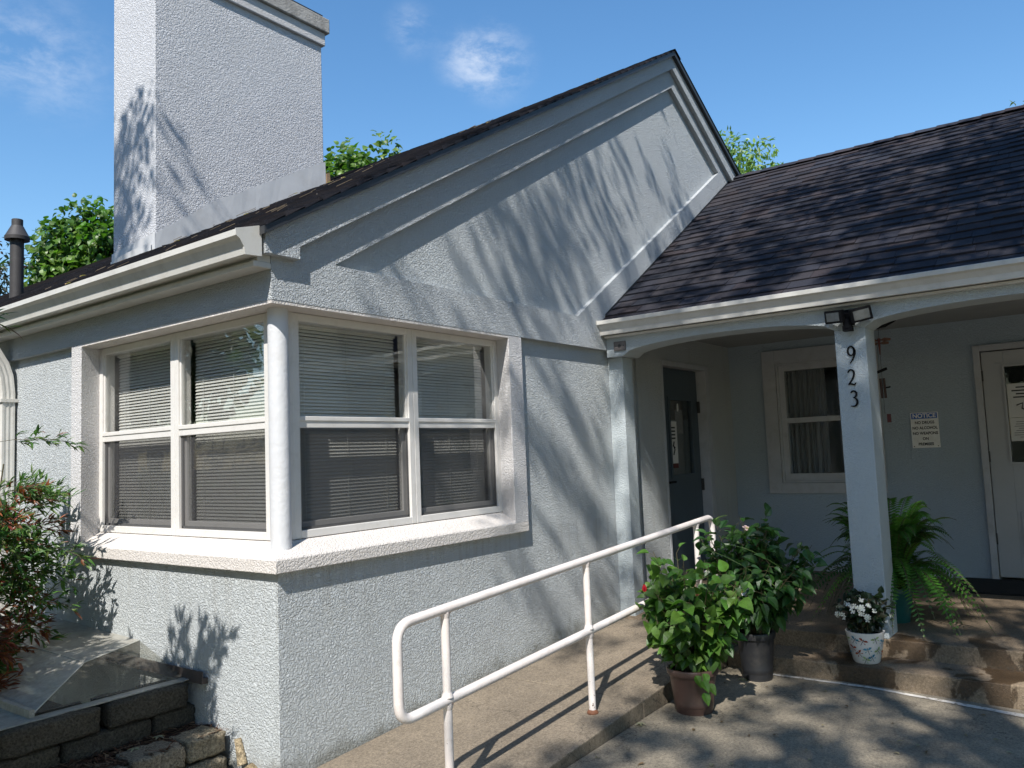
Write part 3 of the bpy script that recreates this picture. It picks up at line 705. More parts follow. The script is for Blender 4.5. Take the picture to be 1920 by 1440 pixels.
b = MB(); b.box(4.50, 4.545, .07, .085, -.02, .24); b.tube([(4.52, .075, .07), (4.52, .03, .07), (4.64, .03, .07)], .011, 10); b.build('door_handle', M_BLACK, dr)
for z in (.75, -.05):
    b = MB(); b.box(5.352, 5.372, .06, .086, z, z+.12); b.build('hinge', M_DARKMETAL, dr)
b = MB(); b.box(4.70, 4.86, .094, .0965, .24, .66); p1 = b.build('door_notice', M_PAPER)
tag(p1, 'tall white paper notice taped inside the glass of the dark side door', 'notice')
b = MB()
for z in (.60, .565, .53, .495): b.box(4.72, 4.82, .0935, .094, z-.010, z+.006)
b.tube([(4.78, .0932, .46), (4.765, .0932, .42), (4.79, .0932, .38), (4.76, .0932, .33)], .008, 6); b.tube([(4.75, .0932, .42), (4.80, .0932, .40)], .007, 6)
b.build('print', M_INK, p1)
b = MB(); b.box(4.74, 4.85, .090, .0935, .20, .245); o = b.build('door_sticker', M_RED); tag(o, 'small red and white strip below the tall notice on the dark side door', 'sticker')
b = MB(); b.box(4.86, 5.04, .106, .108, .54, .78); o = b.build('door_notice', simple('grey paper', (.16, .17, .18), .7)); tag(o, 'grey sheet behind the glass of the dark side door, right of the tall notice', 'notice')
b = MB(); b.lathe([(0, 0), (.022, 0), (.022, .01), (0, .01)], (0, 0, 0), 14); 
for i, v in enumerate(b.v): b.v[i] = (4.90+v[0]*.8, .092-v[2]*.3, .80+v[1]*1.9)
o = b.build('suction_hook', M_PAPER); tag(o, 'small white oval hook stuck on the glass of the dark side door', 'hook')
# white right-hand door
b = MB(); fr = 6.05
b.box(fr, 6.16, -2.445, -2.388, -.93, 1.238); b.box(fr, 6.16, -3.43, -3.372, -.93, 1.238); b.box(fr, 6.16, -3.372, -2.445, 1.18, 1.238)
b.build('door_frame', M_TRIMIN, H, bevel=.004)
b = MB(); gy0, gy1 = -2.628, -3.19; z0, z1 = .145, 1.02
b.box(6.075, 6.12, gy0, -2.452, -.895, 1.17); b.box(6.075, 6.12, -3.366, gy1, -.895, 1.17); b.box(6.075, 6.12, gy1, gy0, z1, 1.17); b.box(6.075, 6.12, gy1, gy0, -.895, z0)
wd = b.build('door', M_DOORWHITE, H, bevel=.003); tag(wd, 'off white door with a large pane at the right end')
b = MB(); b.box(6.062, 6.075, gy0, gy0+.018, z0-.02, z1+.02); b.box(6.062, 6.075, gy1-.018, gy1, z0-.02, z1+.02); b.box(6.062, 6.075, gy1, gy0, z1, z1+.02); b.box(6.062, 6.075, gy1, gy0, z0-.02, z0)
b.box(6.066, 6.075, -3.0, gy0+.075, 1.055, 1.062); b.build('glazing_bead', M_DOORWHITE, wd)
b = MB(); b.box(6.09, 6.094, gy1, gy0, z0, z1); b.build('door_pane', M_GLASS, wd)
for z in (.95, .2, -.55):
    b = MB(); b.tube([(6.066, -2.449, z-.05), (6.066, -2.449, z+.05)], .009, 8); b.build('hinge', M_DARKMETAL, wd)
b = MB(); b.box(6.06, 6.075, -3.0, -2.66, -.70, -.30); b.box(6.055, 6.06, -2.98, -2.68, -.68, -.32)
b.build('door_panel', M_DOORWHITE, wd, bevel=.006)
for (za, zb, nm) in ((.55, .86, 'printed notice taped in the pane of the off white door, upper sheet'), (.335, .545, 'printed notice taped in the pane of the off white door, lower sheet')):
    b = MB(); b.box(6.085, 6.0875, -3.05, gy0-.008, za, zb); p = b.build('door_notice', M_PAPER); tag(p, nm, 'notice')
    b = MB(); rg = random.Random(int(za*100)); z = zb-.035
    k = 0
    while z > za+.02:
        if za > .5:
            if k < 4: b.box(6.0845, 6.085, -2.96, gy0-.06+.01*rg.uniform(-2, 2), z-.006, z+.006)
            z -= .030
        else:
            b.box(6.0845, 6.085, -2.95, gy0-.05+.02*rg.uniform(-2, 1), z-.002, z+.002); z -= .02
        k += 1
    if za > .5: b.tube([(6.0845, -2.70, .66), (6.0845, -2.75, .68), (6.0845, -2.74, .63), (6.0845, -2.80, .60)], .006, 6)
    b.build('print', M_INK, p)
# porch roof
PZ = lambda x: 1.535+.637*(x-3.353)
c6 = math.cos(math.atan(.637)); EX = 3.205
def PP(u, s, h): x = EX+s*c6; return (x-h*.54, -u, PZ(x)+h*.84)
SP = (6.50-EX)/c6
b = shingle_plane(PP, 'y', .012, 8.9, 0, SP, seed=11)
b.add([PP(.002, 0, 0), PP(9, 0, 0), PP(9, SP, 0), PP(.002, SP, 0)], [(0, 1, 2, 3)], (.02, .018, .02))
b.add([(6.5, 0, PZ(6.5)), (6.5, -9, PZ(6.5)), (9.8, -9, 1.45), (9.8, 0, 1.45)], [(0, 1, 2, 3)], (.03, .027, .03))
for k in range(45):
    y = -.0-k*.2; z = PZ(6.5)+.028
    b.add([(6.36, y, z-.075), (6.5, y, z), (6.64, y, z-.08), (6.36, y-.21, z-.082), (6.5, y-.21, z-.008), (6.64, y-.21, z-.088)], [(0, 1, 4, 3), (1, 2, 5, 4)], rng.choice(SHC))
proof = b.build('porch_roof', M_SHINGLE, H)
b = MB(); b.prism([(3.26, PZ(3.26)-.06), (3.26, PZ(3.26)-.01), (6.5, PZ(6.5)-.01), (9.7, 1.42), (9.7, 1.38), (6.5, PZ(6.5)-.08)], 'y', -9, -.01); b.build('roof_deck', M_ROOM, proof)
b = MB(); b.add([(3.32, -.046, PZ(3.32)-.02), (6.6, -.046, PZ(6.6)-.02), (6.6, -.0462, PZ(6.6)+.035), (3.32, -.0462, PZ(3.32)+.035)], [(0, 1, 2, 3)])
b.build('step_flashing', M_DARKMETAL, proof)
gp2 = [(3.318, 1.478), (3.318, 1.36), (3.222, 1.356), (3.214, 1.395), (3.19, 1.428), (3.170, 1.44), (3.168, 1.470), (3.182, 1.474), (3.186, 1.462), (3.30, 1.44), (3.30, 1.478)]
b = MB(); b.prism(gp2, 'y', -9, -.05); pg = b.build('gutter', M_GUTTER, H); tag(pg, 'gutter along the porch eave')
b = MB(); b.prism([(3.30, 1.480), (3.30, 1.352), (3.220, 1.352), (3.212, 1.395), (3.188, 1.428), (3.167, 1.44), (3.165, 1.476)], 'y', -.049, -.045); b.build('end_cap', M_GUTTER, pg)
b = MB(); b.box(3.27, 3.317, -9, -.055, 1.335, 1.352); b.build('fascia', M_GUTTER, H)

# ================================================================= SMALL THINGS
def place_text(txt, x, yc, zc, size, m, parent, xs=1.0):
    cu = bpy.data.curves.new('lettering', 'FONT'); cu.body = txt; cu.size = size; cu.align_x = 'CENTER'; cu.align_y = 'CENTER'
    cu.offset = size*.03; cu.extrude = .0004
    o = bpy.data.objects.new('tmp', cu); COL.objects.link(o); dg = bpy.context.evaluated_depsgraph_get()
    me = bpy.data.meshes.new_from_object(o.evaluated_get(dg)); bpy.data.objects.remove(o)
    Mx = Matrix(((0, 0, -1, x), (-xs, 0, 0, yc), (0, 1, 0, zc), (0, 0, 0, 1)))
    me.transform(Mx); me.materials.clear(); me.materials.append(m)
    t = bpy.data.objects.new('lettering', me); COL.objects.link(t)
    t.parent = parent; t.location = -WT[parent.name]; WT[t.name] = Vector((0, 0, 0)); return t
SG = thing('notice_sign', (6.08, -1.93, .30), 'white sign with blue NOTICE header banning drugs, alcohol and weapons on the porch wall', 'sign')
b = MB(); b.box(6.078, 6.088, -2.053, -1.807, .302, .645); b.build('sign_panel', M_SIGNW, SG, bevel=.002)
b = MB(); b.box(6.0765, 6.078, -2.043, -1.817, .583, .638); b.build('header_band', M_SIGNB, SG)
place_text('NOTICE', 6.0755, -1.93, .610, .056, M_SIGNW, SG, 1.0)
for i, tx in enumerate(('NO DRUGS', 'NO ALCOHOL', 'NO WEAPONS', 'ON', 'PREMISES')):
    place_text(tx, 6.0768, -1.93, .545-i*.052, .037, M_INK, SG, .90)
for y in (-1.825, -2.035):
    b = MB(); b.tube([(6.075, y, .318), (6.079, y, .318)], .005, 8); b.build('screw', M_DARKMETAL, SG)

FL = thing('floodlight', (GX, -1.99, 1.22), 'black twin-head security floodlight above the numbered column', 'floodlight')
def head(yc, zc, rollz, tilt, w=.12, h=.075):
    b = MB(); b.box(-.02, .02, -w/2, w/2, -h/2, h/2); g_ = MB(); g_.box(-.0225, -.0195, -w/2+.018, w/2-.018, -h/2+.015, h/2-.015)
    Mx = Matrix.Translation((GX-.085, yc, zc)) @ Matrix.Rotation(rollz, 4, 'Z') @ Matrix.Rotation(tilt, 4, 'Y') @ Matrix.Rotation(R(4) if yc > -1.95 else R(-12), 4, 'X')
    for q in (b, g_): q.v = [tuple(Mx @ Vector(v)) for v in q.v]
    hb = b.build('lamp_head', M_BLACK, FL, bevel=.004); g_.build('lens', M_LENS, hb)
M_LENS = simple('floodlight lens', (.15, .16, .155), .15, .2, 30)
head(-1.918, 1.262, R(-22), R(-10), .135, .09); head(-2.090, 1.258, R(28), R(-14), .14, .095)
b = MB(); b.box(GX-.03, GX, -2.03, -1.955, 1.20, 1.31); b.tube([(GX-.03, -1.985, 1.27), (GX-.075, -1.95, 1.275)], .017, 10); b.tube([(GX-.03, -2.0, 1.27), (GX-.075, -2.04, 1.27)], .017, 10)
b.tube([(GX-.03, -1.992, 1.26), (GX-.07, -1.992, 1.25)], .028, 12); b.build('bracket', M_BLACK, FL, bevel=.003)
b = MB(); b.tube([(GX-.06, -1.995, 1.235), (GX-.075, -1.995, 1.17)], .024, 14); b.box(GX-.09, GX-.03, -2.025, -1.965, 1.155, 1.19); b.build('motion_sensor', M_BLACK, FL, smooth=False)

OB = thing('wall_box', (GX, -.17, 1.21), 'small weathered metal cover plate on the beam end beside the gutter', 'wall box')
b = MB(); b.box(GX-.014, GX+.001, -.228, -.118, 1.222, 1.300); b.build('cover_plate', simple('stained cover plate', (.15, .135, .13), .5, .3, 30), OB, bevel=.004)
b = MB(); b.tube([(GX-.018, -.173, 1.262), (GX-.0139, -.173, 1.262)], .013, 12); b.build('knockout', M_DARKMETAL, OB)
for y in (-.135, -.212):
    b = MB(); b.tube([(GX-.017, y, 1.262), (GX-.0139, y, 1.262)], .004, 8); b.build('screw', M_DARKMETAL, OB)

# wind chimes hanging inside the arch
cx_, cy_ = 4.2, -1.985
WC = thing('wind_chime', (cx_, cy_, .55), 'dark wooden wind chime with a red dragonfly hanging in the porch arch', 'wind chime')
b = MB(); b.tube([(cx_, cy_+.0, 1.49), (cx_, cy_, 1.17)], .0015, 5); b.tube([(cx_, cy_, 1.17), (cx_, cy_, .60)], .0012, 5); b.build('cord', M_BLACK, WC)
b = MB(); b.tube([(cx_, cy_+.015, 1.272), (cx_, cy_-.05, 1.285), (cx_, cy_-.13, 1.318)], [.008, .012, .006], 8); b.build('hanger_bar', M_BLACK, WC)
b = MB()
for s in (1, -1):
    for dz_, l in ((.012, .085), (-.014, .07)):
        q = [(cx_, cy_, 1.165+dz_), (cx_-.01, cy_+s*l*.5, 1.18+dz_), (cx_, cy_+s*l, 1.172+dz_), (cx_+.005, cy_+s*l*.95, 1.155+dz_), (cx_, cy_+s*l*.4, 1.153+dz_)]
        q2 = [(x+.004, y, z) for x, y, z in q]; b.add(q+q2, [(0, 1, 2, 3, 4), (9, 8, 7, 6, 5)]+[(i, i+5, (i+1) % 5+5, (i+1) % 5) for i in range(5)])
b.build('dragonfly_wing', simple('rusty orange wing', (.13, .055, .03), .5, .6, 60), WC)
b = MB(); b.tube([(cx_-.004, cy_, 1.19), (cx_-.004, cy_, 1.06)], [.012, .004], 8); b.build('dragonfly_body', M_RED, WC)
b = MB(); b.tube([(cx_, cy_+.033, .925), (cx_, cy_-.04, .95)], .011, 10); b.build('clapper_disc', M_BLACK, WC)
b = MB()
for dy in (.012, -.012): b.tube([(cx_, cy_+dy-.0, .875), (cx_, cy_+dy-.004, .72)], .0095, 10)
b.build('chime_tube', simple('dark brown bamboo', (.05, .02, .012), .5, .3, 20), WC)
b = MB(); b.tube([(cx_, cy_-.02, .80), (cx_, cy_-.055, .805)], .006, 8); b.build('striker', M_BLACK, WC)
b = MB(); b.box(cx_-.004, cx_+.004, cy_-.042, cy_-.014, .53, .595); b.build('wind_sail', M_RED, WC)

# handrail
HR = thing('handrail', (1.5, -.91, -1.1), 'white painted steel pipe handrail along the concrete ramp', 'handrail')
def fillet(pts, r, n=8):
    P = [Vector(p) for p in pts]; out = [P[0]]
    for i in range(1, len(P)-1):
        a = (P[i-1]-P[i]).normalized(); c = (P[i+1]-P[i]).normalized(); p0 = P[i]+a*r; p1 = P[i]+c*r
        for k in range(n+1):
            t = k/n; out.append(p0*(1-t)**2+P[i]*2*t*(1-t)+p1*t*t)
    out.append(P[-1]); return out
RY = -.91; rt = lambda x: -.2865+.0515*(x-.23); rb = lambda x: -.692+.0545*(x-.23)
b = MB(); rr = .0225
b.tube(fillet([(3.262, RY, rz(3.26)-.02), (3.262, RY, rt(3.262)), (-.077, RY, rt(-.077)), (-.077, RY, rb(-.077)), (3.24, RY, rb(3.24))], .085), rr, 18)
b.build('rail', M_RAIL, HR, smooth=True, angle=R(50))
for x in (.23, 1.452, 2.975):
    b = MB(); b.tube([(x, RY, rz(x)-.02), (x, RY, rb(x)), (x, RY, rt(x))], .0205, 16); b.lathe([(.0205, -.040), (.0235, -.030), (.027, -.018)], (x, RY, rt(x)), 16); b.lathe([(.0205, -.040), (.0235, -.031), (.028, -.015)], (x, RY, rb(x)), 16); b.lathe([(.028, .015), (.0235, .030), (.0205, .038)], (x, RY, rb(x)), 16); po = b.build('post', M_RAIL, HR, smooth=True, angle=R(50))
    b = MB(); b.lathe([(.021, -.004), (.034, -.004), (.032, .008), (.024, .016), (.021, .02)], (x, RY, rz(x)), 18); b.build('post_collar', M_RUST if x > 1 else M_RAIL, po, smooth=True)

# door mat
b = MB(); b.box(5.30, 6.06, -3.35, -2.17, -.928, -.912); o = b.build('door_mat', simple('black rubber mat', (.010, .010, .011), .9, .3, 50, bump=.004, bsc=160), bevel=.004)
tag(o, 'black rubber door mat on the porch floor before the off white door', 'door mat')

# ---------------------------------------------------------------- window well cover and block walls
b = MB(); zt = -.75
wc = [(0, 3.6, -.535), (0, 1.33, -.611), (-.40, 1.16, -.630), (-.40, 3.6, -.575), (-.81, .80, -.735), (-.81, 3.6, -.70)]
WW = thing('window_well_cover', (-.4, 2, -.8), 'dusty clear plastic window well cover leaning on the side wall', 'well cover')
b.add([wc[0], wc[1], wc[2], wc[3]], [(0, 1, 2, 3)]); b.add([(x, y, z-.004) for x, y, z in (wc[0], wc[1], wc[2], wc[3])], [(3, 2, 1, 0)])
b.build('top_panel', M_PLEXI, WW)
b = MB(); b.add([wc[3], wc[2], wc[4], wc[5]], [(0, 1, 2, 3)]); b.build('front_panel', M_PLEXI, WW)
b = MB(); b.add([wc[1], (-.03, .80, zt), wc[4], wc[2]], [(0, 1, 2, 3)]); b.build('end_panel', M_PLEXI2, WW)
b = MB(); b.box(-.98, -.02, .745, .815, -.757, -.751); b.box(-.98, -.80, .815, 3.6, -.757, -.751)
b.prism([(-.825, .80), (-.825, 3.6), (-.80, 3.6), (-.80, .80)], 'z', -.751, -.715); b.build('flange', M_PLEXI, WW)
b = MB(); b.tube([(wc[1]), (wc[2]), (wc[4])], .004, 6); b.tube([wc[2], wc[3]], .004, 6); b.build('panel_edge', simple('plastic edge', (.42, .42, .38), .3), WW)
b = MB(); b.box(-.035, .001, .62, 3.6, -.765, -.735); b.box(-.035, -.028, .62, 3.6, -.735, -.70); b.build('wall_rail', simple('dark weathered rail', (.07, .055, .05), .7, .3, 20, bump=.002), WW)
SHADE_STC = [(.085, .075, .058), (.075, .068, .055), (.10, .085, .062), (.065, .062, .05)]  # tones of the back courses, darkened to put their shade into the colour
nst = [0]
def stone(x0, x1, y0, y1, z0, z1, label, seed, group, rot=0, col=None):
    rg = random.Random(seed); bm = bmesh.new(); bmesh.ops.create_cube(bm, size=1)
    bmesh.ops.subdivide_edges(bm, edges=bm.edges[:], cuts=9, use_grid_fill=True)
    sx, sy, sz = x1-x0, y1-y0, z1-z0; c = Vector(((x0+x1)/2, (y0+y1)/2, (z0+z1)/2))
    for v in bm.verts:
        p = v.co.copy(); k = sum(1 for a in p if abs(abs(a)-.5) < 1e-4)
        r_ = .012 if k >= 2 else 0
        q = Vector((p.x*sx, p.y*sy, p.z*sz))
        if k >= 2: q -= Vector((math.copysign(r_, p.x) if abs(abs(p.x)-.5) < 1e-4 else 0, math.copysign(r_, p.y) if abs(abs(p.y)-.5) < 1e-4 else 0, math.copysign(r_, p.z) if abs(abs(p.z)-.5) < 1e-4 else 0))*.6
        nz = noise.noise_vector(q*22+Vector((seed*3.1, 0, 0)))*.009+noise.noise_vector(q*70+Vector((seed, 4, 0)))*.0055
        v.co = q+nz
    if rot: bmesh.ops.rotate(bm, verts=bm.verts, matrix=Matrix.Rotation(rot, 3, 'Z'))
    b = MB(); cc_ = col or rg.choice(SHADE_STC)
    bm.verts.ensure_lookup_table(); b.add([v.co.copy() for v in bm.verts], [tuple(v.index for v in f.verts) for f in bm.faces], cc_); bm.free()
    o = b.build('wall_block', M_STONE, smooth=True, loc=c); tag(o, label, 'stone block', group); return o
G1 = 'blocks of the low retaining walls'
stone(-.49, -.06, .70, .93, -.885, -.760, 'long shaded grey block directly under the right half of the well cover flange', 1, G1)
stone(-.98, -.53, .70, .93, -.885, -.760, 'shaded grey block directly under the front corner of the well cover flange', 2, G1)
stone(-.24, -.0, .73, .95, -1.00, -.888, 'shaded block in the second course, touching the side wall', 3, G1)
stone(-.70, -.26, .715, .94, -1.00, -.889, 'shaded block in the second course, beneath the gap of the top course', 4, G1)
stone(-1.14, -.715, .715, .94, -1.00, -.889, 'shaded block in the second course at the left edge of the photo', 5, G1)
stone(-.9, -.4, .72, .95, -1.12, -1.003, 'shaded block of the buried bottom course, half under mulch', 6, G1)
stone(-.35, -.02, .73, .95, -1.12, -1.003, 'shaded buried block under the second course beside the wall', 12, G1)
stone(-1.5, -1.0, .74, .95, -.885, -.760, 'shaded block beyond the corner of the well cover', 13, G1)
# lit front row, lighter than the shade-toned back courses
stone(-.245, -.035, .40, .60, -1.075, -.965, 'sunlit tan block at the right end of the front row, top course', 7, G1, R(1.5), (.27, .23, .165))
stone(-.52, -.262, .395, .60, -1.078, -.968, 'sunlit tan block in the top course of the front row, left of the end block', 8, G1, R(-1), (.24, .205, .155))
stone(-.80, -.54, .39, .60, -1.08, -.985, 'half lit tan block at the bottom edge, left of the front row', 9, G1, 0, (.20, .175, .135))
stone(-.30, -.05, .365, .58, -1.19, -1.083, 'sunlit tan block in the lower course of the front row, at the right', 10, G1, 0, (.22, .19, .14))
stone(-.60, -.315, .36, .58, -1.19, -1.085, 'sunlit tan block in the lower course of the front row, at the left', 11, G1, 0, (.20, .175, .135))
b = MB(); b.tube([(-.016, .33, -1.0), (-.022, .28, -1.12)], [.018, .026], 10, col=(.36, .29, .19)); b.tube([(-.03, .23, -1.115), (-.02, .19, -1.17)], [.03, .05], 9, col=(.30, .23, .14))
o = b.build('mortar_lump', M_STONE); tag(o, 'yellowish lump of spilt mortar against the wall beside the sunlit blocks', 'mortar lump')
# mulch bed
b = MB(); rg = random.Random(12); nx, ny = 26, 10; V = []
for i in range(nx+1):
    for j in range(ny+1):
        x = -1.7+1.7*i/nx; y = .46+.30*j/ny; V.append((x, y, -1.0+.02*noise.noise(Vector((x*9, y*9, 0)))+.01*(i/nx)))
b.add(V, [(i*(ny+1)+j, (i+1)*(ny+1)+j, (i+1)*(ny+1)+j+1, i*(ny+1)+j+1) for i in range(nx) for j in range(ny)], (.035, .022, .016))
for k in range(1500):
    x = -1.7+1.68*rg.random(); y = .47+.27*rg.random(); z = -.992+.02*rg.random(); a = rg.random()*6.28; l = rg.uniform(.01, .05); w = rg.uniform(.0015, .005)
    if rg.random() < .05: y = .42; z = -.962
    d = Vector((math.cos(a), math.sin(a), rg.uniform(-.3, .4)))*l; q = Vector((-math.sin(a), math.cos(a), 0))*w; p = Vector((x, y, z))
    c = rg.choice([(.06, .032, .02), (.10, .05, .03), (.04, .025, .018), (.13, .075, .05), (.20, .14, .09)])
    b.add([p-d-q, p-d+q, p+d+q, p+d-q], [(0, 1, 2, 3)], c)
tag(b.build('mulch', M_MULCH), 'dark bark mulch in the planting bed between the block rows', kind='stuff')
b = MB(); b.add([(-2.6, .6, -1.14), (0, .6, -1.14), (0, 9, -1.1), (-2.6, 9, -1.1)], [(0, 1, 2, 3)], (.05, .034, .024))
tag(b.build('planting_bed', M_MULCH), 'dark soil bed along the side wall', kind='structure')

# ---------------------------------------------------------------- plants
def leaf(b, p, d, nrm, L, Wd, col, fold=.25, curl=.15, simple_=False):
    d = d.normalized(); s = d.cross(nrm)
    if s.length < 1e-3: s = d.orthogonal()
    s.normalize(); n_ = s.cross(d)
    if simple_:
        b.add([p, p+d*L*.5+s*Wd*.5, p+d*L-n_*L*curl, p+d*L*.5-s*Wd*.5], [(0, 1, 2, 3)], col); return
    rows = ((0, 0, 0), (.12, .66, .08), (.30, 1.0, .10), (.52, .92, .35), (.74, .58, .75), (.90, .24, 1.05), (1.0, 0, 1.3))
    V = []; up = n_*Wd*fold
    for t, w_, cz in rows:
        m = p+d*L*t-n_*L*curl*cz*t
        if w_: V += [m+s*Wd*.5*w_+up*w_, m, m-s*Wd*.5*w_+up*w_]
        else: V += [m]
    f_ = [(0, 2, 1), (0, 3, 2)]
    for k in range(4):
        a = 1+3*k; f_ += [(a, a+1, a+4, a+3), (a+1, a+2, a+5, a+4)]
    f_ += [(13, 14, 16), (14, 15, 16)]
    b.add(V, f_, col)
def rv(rg):
    while True:
        v = Vector((rg.uniform(-1, 1), rg.uniform(-1, 1), rg.uniform(-1, 1)))
        if .05 < v.length < 1: return v.normalized()
def jit(rg, c, k=.25): f = 1+rg.uniform(-k, k); return (c[0]*f*(1+rg.uniform(-.12, .12)), c[1]*f, c[2]*f)
def shade_leafy(center, rad, nstem, rg, leafL, leafW, cols, base, stem_m, nl=14, droop=.2, parent=None, zflat=1.0, stemr=.005, name='foliage'):
    fb = MB(); sb = MB(); cen = Vector(center)
    for i in range(nstem):
        d = rv(rg); d.z = d.z*.9+.25
        tip = cen+Vector((d.x*rad[0], d.y*rad[1], d.z*rad[2]))*rg.uniform(.55, 1.0)
        bs = Vector(base)+Vector((rg.uniform(-.04, .04), rg.uniform(-.04, .04), 0))
        mid = bs.lerp(tip, .5)+Vector((rg.uniform(-.05, .05), rg.uniform(-.05, .05), rg.uniform(0, .08)))
        pts = [bs*(1-t)**2+mid*2*t*(1-t)+tip*t*t for t in [k/8 for k in range(9)]]
        sb.tube(pts, [stemr*(1-.08*k) for k in range(9)], 5)
        for k in range(nl):
            t = .28+.72*(k+rg.random())/nl; j = min(7, int(t*8)); p = pts[j].lerp(pts[j+1], t*8-j)
            o = rv(rg); dd = (pts[min(8, j+1)]-pts[max(0, j-1)]).normalized()*.35+o+Vector((0, 0, -droop)); dd.normalize()
            pet = leafL*.45; q = p+dd*pet; sc = rg.uniform(.55, 1.15)
            n0 = Vector((-.3, -.3, 1))+rv(rg)*.55
            leaf(fb, q, (dd+Vector((0, 0, -droop*1.5))).normalized(), n0, leafL*sc, leafW*sc, jit(rg, rg.choice(cols)))
            sb.tube([p, q], .0012, 3, cap=False)
    f = fb.build(name, M_LEAF, parent); s = sb.build('stem', stem_m, parent); return f, s
def pot(cx, cy, z0, h, r0, r1, m, parent, rim=.018, name='pot', extra=True):
    b = MB(); prof = [(0, .003), (r0, 0), (r0+(r1-r0)*.12, h*.12), (r0+(r1-r0)*.13, h*.15), (r0+(r1-r0)*.2, h*.16), (r0+(r1-r0)*.28, h*.24), (r0+(r1-r0)*.25, h*.25), (r0+(r1-r0)*.86, h*.86), (r1+rim*.4, h*.87), (r1+rim*.6, h*.97), (r1+rim*.4, h), (r1-.008, h), (r1-.012, h*.9)]
    if not extra: prof = [(0, .003), (r0*.95, 0), (r0*1.05, .012), (r0+(r1-r0)*.6, h*.5), (r1, h*.93), (r1+.003, h), (r1-.010, h), (r1-.014, h*.88)]
    b.lathe(prof, (cx, cy, z0), 40); o = b.build(name, m, parent, smooth=True, angle=R(35))
    b = MB(); b.lathe([(0, h*.9), (r1-.011, h*.885)], (cx, cy, z0), 20); b.build('soil', M_SOIL, parent); return o
rg = random.Random(21)
# hibiscus
hx, hy = 1.985, -1.285
HB = thing('potted_hibiscus', (hx, hy, -1.155), 'leafy hibiscus with red bud in a brown plastic pot beside the ramp edge', 'potted plant', 'potted plants by the porch steps')
pot(hx, hy, -1.152, .255, .108, .142, M_BROWNPOT, HB)
GC = [(.075, .17, .022), (.055, .13, .020), (.10, .22, .03), (.045, .105, .02)]
shade_leafy((hx+.0, hy-.02, -.58), (.31, .36, .38), 62, rg, .088, .074, GC+[(.10, .19, .03)], (hx, hy, -.92), M_STEM, nl=15, droop=.25, parent=HB, stemr=.0045)
fb = MB(); fb2 = MB()
for (px, py, pz, dx, dy, dz) in ((1.79, -1.10, -.445, -.3, .3, 1), (2.02, -1.33, -.50, .3, 0, 1)):
    fb = MB()
    for k in range(7):
        a = k*.9; leaf(fb, Vector((px, py, pz)), Vector((math.cos(a)*.3, math.sin(a)*.3, 1)), Vector((math.cos(a), math.sin(a), .1)), .045 if px < 1.9 else .03, .022, (.62, .03, .05) if px < 1.9 else (.35, .12, .08))
    fb.build('flower', M_PETAL, HB)['label'] = 'red hibiscus bud' if px < 1.9 else 'faded orange hibiscus bud'

sb = MB(); sb.tube([(1.93, -1.18, -.55), (1.86, -1.12, -.50), (1.79, -1.08, -.445)], .003, 5); 
fb2 = MB()
for k in range(5): a = k*1.25; leaf(fb2, Vector((1.792, -1.082, -.452)), Vector((math.cos(a)*.5, math.sin(a)*.5, .6)), Vector((0, 0, 1)), .03, .012, (.08, .16, .03))
sb.build('stem', M_STEM, HB); fb2.build('calyx', M_LEAF, HB)
sb = MB(); fbx = MB()                        # low shoot spilling over the rim
sb.tube([(hx-.09, hy-.09, -.90), (hx-.13, hy-.12, -.89), (hx-.155, hy-.135, -.97)], .003, 5)
for k, (dx, dy, dz) in enumerate(((-.10, -.12, -.9), (-.15, -.13, -.93), (-.16, -.14, -.99), (-.12, -.15, -.95), (-.13, -.08, -.91))):
    leaf(fbx, Vector((hx+dx, hy+dy, dz)), Vector((-.4+.3*k/4, -.35-.2*(k % 2), -.5)), Vector((-.6, -.4, .7)), .075, .05, jit(rg, GC[0]))
sb.build('stem', M_STEM, HB); fbx.build('low_shoot', M_LEAF, HB)
# mandevilla
mx, my = 2.80, -1.37
MD = thing('potted_mandevilla', (mx, my, -1.15), 'dense dark green vine with white trumpet flowers in a black nursery pot before the step', 'potted plant', 'potted plants by the porch steps')
pot(mx, my, -1.15, .31, .095, .122, M_BLACKPOT, MD)
DC = [(.030, .085, .018), (.022, .065, .016), (.04, .11, .022), (.05, .13, .025)]
shade_leafy((mx+.0, my-.03, -.44), (.38, .40, .33), 80, rg, .095, .054, DC, (mx, my, -.86), M_STEM, nl=20, droop=.30, parent=MD, stemr=.004)
b = MB(); b.box(mx-.03, mx-.018, my-.05, my-.03, -.86, -.5); b.build('stake', M_WOOD, MD)
sb = MB(); rg2 = random.Random(8)
for st, en, bul in (((2.62, -1.1, -.28), (2.72, -1.60, -.55), .06), ((2.7, -1.18, -.13), (2.78, -1.23, -.075), .02), ((2.66, -1.12, -.30), (2.74, -1.62, -.42), .10)):
    A_, B2 = Vector(st), Vector(en); pts = []
    for k in range(13):
        t = k/12; pts.append(A_.lerp(B2, t)+Vector((-.12, -.02, bul))*math.sin(math.pi*t))
    sb.tube(pts, .0028, 5, col=(.16, .26, .06))
sb.build('tendril', M_LEAF, MD)
fb = MB()
def flower(fb, p, nrm, r, col, n=5, cc=None):
    nrm = Vector(nrm).normalized(); u = nrm.orthogonal().normalized(); w = nrm.cross(u)
    for k in range(n):
        a = 2*math.pi*k/n; d = u*math.cos(a)+w*math.sin(a); s = u*-math.sin(a)+w*math.cos(a); p = Vector(p)
        fb.add([p-nrm*.3*r, p+d*r*.6+s*r*.42+nrm*.1*r, p+d*r*1.05+s*r*.18, p+d*r*1.05-s*r*.25, p+d*r*.6-s*r*.42+nrm*.05*r], [(0, 1, 2, 3, 4)], col)
